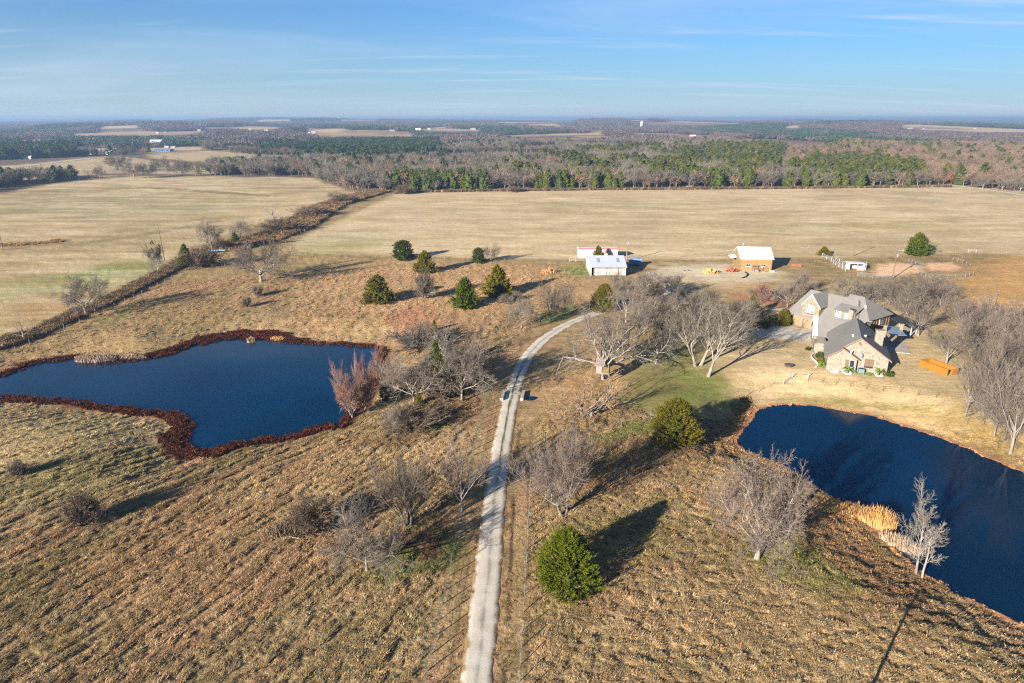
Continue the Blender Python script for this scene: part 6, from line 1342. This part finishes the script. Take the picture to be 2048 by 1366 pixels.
# ------------------------------------------------------------------ fences, gates, poles
def fence(name, pts, step, h, mat, label, wires=(.35, .7, 1.05), r=.045, wr=.010, cat='fence', rails=False, jitter=.03, n=5):
    P_ = [Vector(at(*p)) for p in pts]; e = thing(name, P_[0], label, cat); rr = random.Random(len(label)); o0 = P_[0]; pm = None; tops = []
    for a_, b_ in zip(P_[:-1], P_[1:]):
        L = (b_ - a_).length; k = max(1, round(L / step))
        for i in range(k): tops.append(a_.lerp(b_, i / k))
    tops.append(P_[-1])
    mb = MB().bar((0, 0, -.3), (0, 0, h), r, n); me = pyd("post", mb.v, mb.f, M[mat])
    for p in tops:
        o = mesh_obj("post", me, e); q = Vector((p.x, p.y, gz(p.x, p.y))) - o0; o.location = q; o.rotation_euler = (rr.gauss(0, jitter), rr.gauss(0, jitter), 0); o.scale = (1, 1, rr.uniform(.94, 1.06))
    mb = MB()
    for wz in wires:
        for a_, b_ in zip(tops[:-1], tops[1:]):
            mb.bar(Vector((a_.x, a_.y, gz(a_.x, a_.y) + wz)) - o0, Vector((b_.x, b_.y, gz(b_.x, b_.y) + wz)) - o0, wr, 4 if rails else 3)
    if wires: mb.build("rail" if rails else "wire", M[mat] if rails else M['wire'], e)
    return e
fence("post_fence", [(838, 1440), (855, 1344), (898, 1154), (924, 1018), (947, 912), (972, 815), (985, 750), (994, 697), (1042, 664), (1092, 648), (1140, 628)], 2.5, 1.45, 'tgreen', "green steel post and wire fence along the left side of the drive", r=.055, n=4)
fence("post_fence", [(1033, 1440), (1040, 1330), (1045, 1262), (1049, 1190), (1054, 1100), (1059, 1000), (1063, 905)], 2.5, 1.45, 'tpale', "pale green steel post fence along the right side of the drive", r=.05, n=4)
fence("brace_gate", [(1063, 900), (1090, 884)], 9, 1.9, 'tpale', "pale pipe brace where the drive fence turns", wires=(1.8, .9), r=.08, wr=.05, rails=True, cat='brace')
fence("wire_fence", [(1090, 884), (1160, 868), (1222, 858), (1243, 854), (1263, 847), (1300, 836)], 3.2, 1.3, 'tpale', "thin wire fence from the drive to the olive cedar", r=.035, n=4)
fence("wire_fence", [(1400, 822), (1470, 800), (1540, 775), (1566, 768)], 4, 1.2, 'pole_grey', "thin wire fence from the olive cedar to the pipe gate", r=.04)
fence("pipe_gate", [(1567, 770), (1584, 757)], 6, 1.3, 'pipe', "white pipe gate leaf by the pond bank", wires=(.3, .75, 1.2), r=.06, wr=.04, rails=True, cat='gate')
fence("pipe_gate", [(1584, 757), (1616, 758)], 2.5, 1.3, 'pipe', "white pipe panel right of the gate leaf by the pond bank", wires=(.3, .75, 1.2), r=.06, wr=.04, rails=True, cat='gate')
fence("wire_fence", [(1616, 762), (1700, 773), (1800, 786), (1872, 797)], 2.9, 1.2, 'timber', "dark wire fence between the house and the right pond", r=.04)
fence("wire_fence", [(560, 499), (700, 508), (800, 516), (950, 520), (1100, 523), (1158, 522)], 6, 1.3, 'pole_grey', "thin fence along the lower edge of the mown pasture", r=.07)
fence("wire_fence", [(745, 384), (650, 436), (572, 490), (560, 499)], 7, 1.4, 'pole_grey', "fence along the brushy strip between the hay fields", r=.08)
fence("wire_fence", [(0, 716), (60, 690), (160, 647), (250, 606), (330, 566), (372, 545), (450, 535)], 5, 1.35, 'pole_grey', "fence along the row of brush above the left pond", r=.07)
fence("wire_fence", [(1850, 512), (1940, 508), (2060, 500)], 6, 1.3, 'pole_grey', "thin fence on the pasture behind the lone cedar", r=.06)
fence("pipe_gate", [(1936, 506), (1952, 506)], 9, 1.4, 'pipe', "pale pipe gate in the fence behind the arena", wires=(.4, .9, 1.3), r=.07, wr=.05, rails=True, cat='gate')
fence("pipe_gate", [(1139, 524), (1152, 524), (1176, 523)], 6, 1.6, 'pipe', "white pipe panels between the shed and the white barn", wires=(.5, 1.0, 1.5), r=.08, wr=.05, rails=True, cat='gate')
fence("pipe_gate", [(1140, 552), (1150, 550), (1160, 551)], 3, 1.5, 'tgreen', "green pipe panels left of the white barn", wires=(.4, .75, 1.1, 1.45), r=.06, wr=.035, rails=True, cat='gate')
fence("pipe_fence", [(1644, 514), (1662, 524), (1671, 531), (1691, 543)], 4, 1.5, 'pipe', "white pipe fence running down to the white shelter", wires=(.5, 1.0, 1.5), r=.09, wr=.07, rails=True)
fence("pipe_fence", [(1671, 522), (1692, 536), (1714, 536), (1731, 541), (1732, 530)], 4, 1.7, 'pipe', "white pipe pen around the white shelter", wires=(.6, 1.1, 1.7), r=.09, wr=.07, rails=True)
fence("panel_fence", [(1714, 553), (1745, 557), (1786, 558)], 3, 1.5, 'pipe_grey', "grey pipe panels along the near side of the arena", wires=(.3, .6, .9, 1.2, 1.5), r=.06, wr=.035, rails=True)
fence("panel_fence", [(1836, 548), (1850, 555), (1880, 558), (1910, 557), (1930, 556), (1946, 551)], 3, 1.5, 'pipe_grey', "grey pipe panels at the right end of the arena", wires=(.3, .6, .9, 1.2, 1.5), r=.06, wr=.035, rails=True)
fence("panel_fence", [(1817, 524), (1830, 531), (1845, 535)], 3, 1.5, 'pipe_grey', "grey pipe panels dividing the arena", wires=(.3, .6, .9, 1.2, 1.5), r=.06, wr=.035, rails=True)
fence("panel_fence", [(1905, 522), (1925, 527), (1940, 535)], 3, 1.4, 'pole_grey', "weathered rail fence at the far right of the arena", wires=(.5, .9, 1.3), r=.08, wr=.05, rails=True)
sh = thing("animal_shelter", at(1712, 540), "white open fronted shelter inside the pipe pen", "shelter", None, R(-8))
MB().box(-2.6, -2.5, -.3, 3, 0, 2.2).box(2.5, 2.6, -.3, 3, 0, 2.0).box(-2.5, 2.5, 2.9, 3, 0, 2.1).build("wall", M['white'], sh); slab(MB(), [(-3.0, -1.2, 2.6), (2.9, -1.0, 2.35), (2.9, 3.3, 2.2), (-3.0, 3.3, 2.5)], .1).build("roof", M['white_roof'], sh); MB().box(.2, 2.4, -.4, -.3, 0, 1.5).build("front_panel", M['barn_wall'], sh)
for x in (-2.6, 0): MB().box(x, x + .1, -.9, -.8, 0, 2.4).build("post", M['white'], sh)
def pole(px, py, top, label, lean=0.0, mat='pole', xyz=None, arm=False, can=False, h=None, light=False):
    p = xyz or at(px, py); e = thing("utility_pole", p, label, "utility pole"); h = h or height_to(p[1], top, p[2])
    MB().bar((0, 0, -.5), (lean, 0, h), .19, 8, .12).build("post", M[mat], e)
    if arm: MB().box(-1.15, 1.15, -.08, .08, h - .7, h - .55).build("crossarm", M[mat], e)
    if can: MB().bar((lean + .35, -.05, h - 2.2), (lean + .35, -.05, h - 1.2), .26, 10).build("transformer", M['metal'], e)
    if light: MB().bar((lean, 0, h - .3), (lean + 1.2, -.4, h), .05).bar((lean + 1.2, -.4, h - .05), (lean + 1.8, -.5, h + .05), .2, 8).build("yard_light", M['metal'], e)
    for x in (-.3, .3): MB().bar((lean + x, 0, h - .05), (lean + x, 0, h + .15), .05).build("insulator", M['metal'], e)
    return e
pole(6, 501, 458, "wooden utility pole at the left picture edge"); pole(329, 521, 453, "wooden utility pole rising behind the mistletoe tree", -.3)
pole(1253, 522, 477, "utility pole with transformer beside the white barn", 0, 'pole_grey', can=True); pole(1705, 513, 467, "leaning utility pole at the pasture edge behind the white shelter", .7)
pole(1785, 557, 500, "utility pole with transformer and yard light at the arena", 0, can=True, light=True); pole(1472, 366, 334, "utility pole among the cedars at the far wood edge", mat='pole', arm=True)
pole(1549, 370, 338, "pale utility pole beside the far white trailer", mat='pole_grey'); pole(0, 0, 0, "utility pole behind the camera that throws its shadow on the slope", xyz=(24.7, 40.2, 0), h=9.2, arm=True)
# vehicles
def trailer(x, y, z, L, W_, mat, label, rz, rails=False):
    e = thing("flatbed_trailer", (x, y, z), label, "trailer", None, rz); MB().box(-L / 2, L / 2, -W_ / 2, W_ / 2, .7, .85).build("deck", M[mat], e)
    for sx in (-.6, .4):
        for sy in (-W_ / 2 - .2, W_ / 2): MB().bar((sx, sy, .38), (sx, sy + .2, .38), .38, 10).build("wheel", M['rubber'], e)
    MB().bar((L / 2, 0, .7), (L / 2 + 2.2, 0, .6), .08).build("tow_bar", M['yellow_wood'], e); MB().box(-L / 2, -L / 2 + .1, -W_ / 2, W_ / 2, .85, 1.5).build("headboard", M[mat], e)
x, y, z = at(436, 504); trailer(x, y, z, 6.0, 2.4, 'blue_pale', "pale blue flatbed trailer parked in the brushy strip", R(4))
def car(p, mat, label, rz=0.0, name="parked_car"):
    e = thing(name, p, label, "car", None, rz); MB().prism([(-2.2, -.85, .35), (2.2, -.85, .35), (2.25, -.85, .8), (1.3, -.85, .95), (-2.2, -.85, .95)], (0, 1.7, 0)).build("body", M[mat], e)
    cab = MB().prism([(-1.7, -.75, .95), (1.0, -.75, .95), (.3, -.75, 1.48), (-1.3, -.75, 1.48)], (0, 1.5, 0)).build("cabin", M['pane'], e); MB().box(-1.25, .25, -.72, .72, 1.48, 1.53).build("roof_panel", M[mat], cab)
    for sx in (-1.4, 1.4):
        for sy in (-.9, .7): MB().bar((sx, sy, .34), (sx, sy + .2, .34), .34, 10).build("wheel", M['rubber'], e)
car(at(1331, 602), 'carblue', "blue car on the drive, half hidden behind bare limbs", R(-8)); car(at(1057, 376), 'red', "red car glimpsed under the trees at the pasture edge", R(20))
# far buildings
def far_house(px, py, w_px, h_px, wall, roof, label, cat="house", group=None, d=None):
    x, y, z = at(px, py); dp = depth_of(x, y, z); W_ = w_px * dp / FPX; H_ = h_px * dp / FPX; D_ = d or max(5.0, W_ * .55); e = thing("house", (x, y, z), label, cat, group, R(random.Random(px).uniform(-14, 14)))
    MB().box(-W_ / 2, W_ / 2, 0, D_, -1, H_ * .55).build("wall", M[wall], e)
    mb = MB(); slab(mb, [(-W_ * .54, -D_ * .08, H_ * .55), (W_ * .54, -D_ * .08, H_ * .55), (W_ * .54, D_ / 2, H_), (-W_ * .54, D_ / 2, H_)], .25); slab(mb, [(-W_ * .54, D_ / 2, H_ + .01), (W_ * .54, D_ / 2, H_ + .01), (W_ * .54, D_ * 1.08, H_ * .55), (-W_ * .54, D_ * 1.08, H_ * .55)], .25); mb.build("roof", M[roof], e)
    k = 3 if W_ > 12 else 2
    for i in range(k): MB().box(-W_ * .35 + i * W_ * .7 / max(k - 1, 1) - .6, -W_ * .35 + i * W_ * .7 / max(k - 1, 1) + .6, -.06, -.005, H_ * .15, H_ * .4).build("window", M['pane'], e)
    return e
GN = "small far buildings of the settlement"
far_house(53, 318, 16, 7, 'white', 'white_roof', "low white house among the dark cedars at far left"); far_house(176, 309, 26, 10, 'white', 'pane_blue', "long pale roofed house in the left settlement, left half"); far_house(206, 309, 36, 11, 'barn_wall', 'barn_roof', "long pale blue roofed hall in the left settlement")
far_house(225, 306, 12, 9, 'white', 'white_roof', "white cabin at the right of the pale blue hall"); far_house(228, 296, 8, 10, 'trim', 'trim', "tall cream box building above the settlement"); far_house(312, 294, 22, 14, 'barn_roof', 'barn_roof', "big blue grey roofed barn in the settlement")
far_house(325, 303, 30, 5, 'blue', 'blue', "long blue building right of the settlement"); far_house(340, 293, 12, 6, 'white', 'white_roof', "white house right of the big blue grey barn"); far_house(94, 302, 9, 5, 'trim', 'red', "pinkish house left of the settlement")
for px, py, w_, h_ in ((66, 299, 6, 3), (115, 299, 8, 4), (167, 296, 12, 4), (182, 297, 8, 3), (213, 296, 12, 5), (244, 295, 12, 4), (268, 296, 8, 4), (284, 292, 8, 5), (297, 294, 8, 4), (333, 296, 8, 4), (346, 296, 9, 4), (172, 274, 7, 3), (314, 267, 7, 3), (330, 266, 4, 2), (424, 264, 9, 4), (398, 262, 6, 3), (500, 260, 6, 3),
    (532, 262, 8, 3), (627, 267, 8, 4), (618, 267, 5, 3), (785, 262, 12, 3), (946, 259, 11, 3), (898, 271, 5, 2), (1037, 268, 7, 2), (858, 259, 6, 3), (1000, 247, 5, 2), (1446, 260, 8, 3), (1466, 259, 6, 3), (1486, 258, 10, 4), (1504, 259, 6, 3), (1556, 254, 8, 3), (1340, 258, 8, 3), (1366, 257, 6, 2), (1403, 256, 6, 3), (1822, 258, 9, 3), (1776, 257, 5, 2), (1848, 259, 5, 2), (1300, 256, 6, 3), (1275, 256, 5, 3), (1950, 258, 5, 2)):
    far_house(px, py, w_ * .95, h_ * 1.0, 'far_wall', ('barn_roof', 'metal', 'far_wall')[px % 3], ("tiny pale house far off " + ("left of the tiny left water tower" if px < 679 else "between the two water towers" if px < 1283 else "right of the white water tower")), "house", GN + (" on the left" if px < 679 else " in the middle" if px < 1283 else " on the right"))
far_house(836, 264, 10, 7, 'red', 'white_roof', "red and white farmhouse far off at mid picture", "farmhouse"); far_house(1146, 299, 24, 7, 'white', 'white_roof', "white farm buildings beyond the brown field", "farmhouse"); far_house(1270, 288, 11, 5, 'trim', 'white_roof', "cream house above the cedar belt")
far_house(1386, 275, 11, 5, 'red', 'white_roof', "red walled house with white roof beside rusty trees"); far_house(1357, 286, 16, 5, 'white', 'white_roof', "white house left of the red walled one"); far_house(1435, 308, 9, 9, 'pane_blue', 'metal', "bluish house deep in the right wood")
far_house(1501, 366, 28, 9, 'white', 'white_roof', "white trailer house showing through the cedars at the pasture edge"); far_house(1540, 367, 14, 7, 'planks', 'metal', "grey shed right of the white trailer house"); far_house(1378, 377, 9, 5, 'planks', 'planks', "small grey hut on the far pasture edge")
def water_tower(px, py, top, label):
    x, y, z = at(px, py); h = height_to(y, top, z); e = thing("water_tower", (x, y, z), label, "water tower"); r = h * .24
    MB().bar((0, 0, -3), (0, 0, h * .7), r * .75, 10).build("stem", M['white'], e); MB().bar((0, 0, h * .62), (0, 0, h * .74), r * .8, 12, r).bar((0, 0, h * .74), (0, 0, h * .9), r, 12).bar((0, 0, h * .9), (0, 0, h), r, 12, r * .35).build("tank", M['white'], e)
water_tower(1283, 256, 242.5, "white water tower on the right horizon"); water_tower(679, 243, 233.5, "tiny white water tower on the left horizon")

# ------------------------------------------------------------------ the air: one thin even haze over the whole country
hm = bpy.data.materials.new("haze_air"); hm.use_nodes = True; ht = hm.node_tree; ht.nodes.clear()
ho = ht.nodes.new("ShaderNodeOutputMaterial"); hv = ht.nodes.new("ShaderNodeVolumePrincipled"); ht.links.new(hv.outputs[0], ho.inputs["Volume"])
hv.inputs["Color"].default_value = (0.29, 0.44, 0.66, 1); hv.inputs["Density"].default_value = 0.00018; hv.inputs["Anisotropy"].default_value = 0.2
mb = MB().box(-28000, 28000, -27500, 28000, -45, 70); hz = mb.build("haze", hm); tag(hz, "thin bluish haze over the far country", kind='stuff')
try: hm.volume_intersection_method = 'FAST'
except Exception: pass
hm.cycles.homogeneous_volume = True
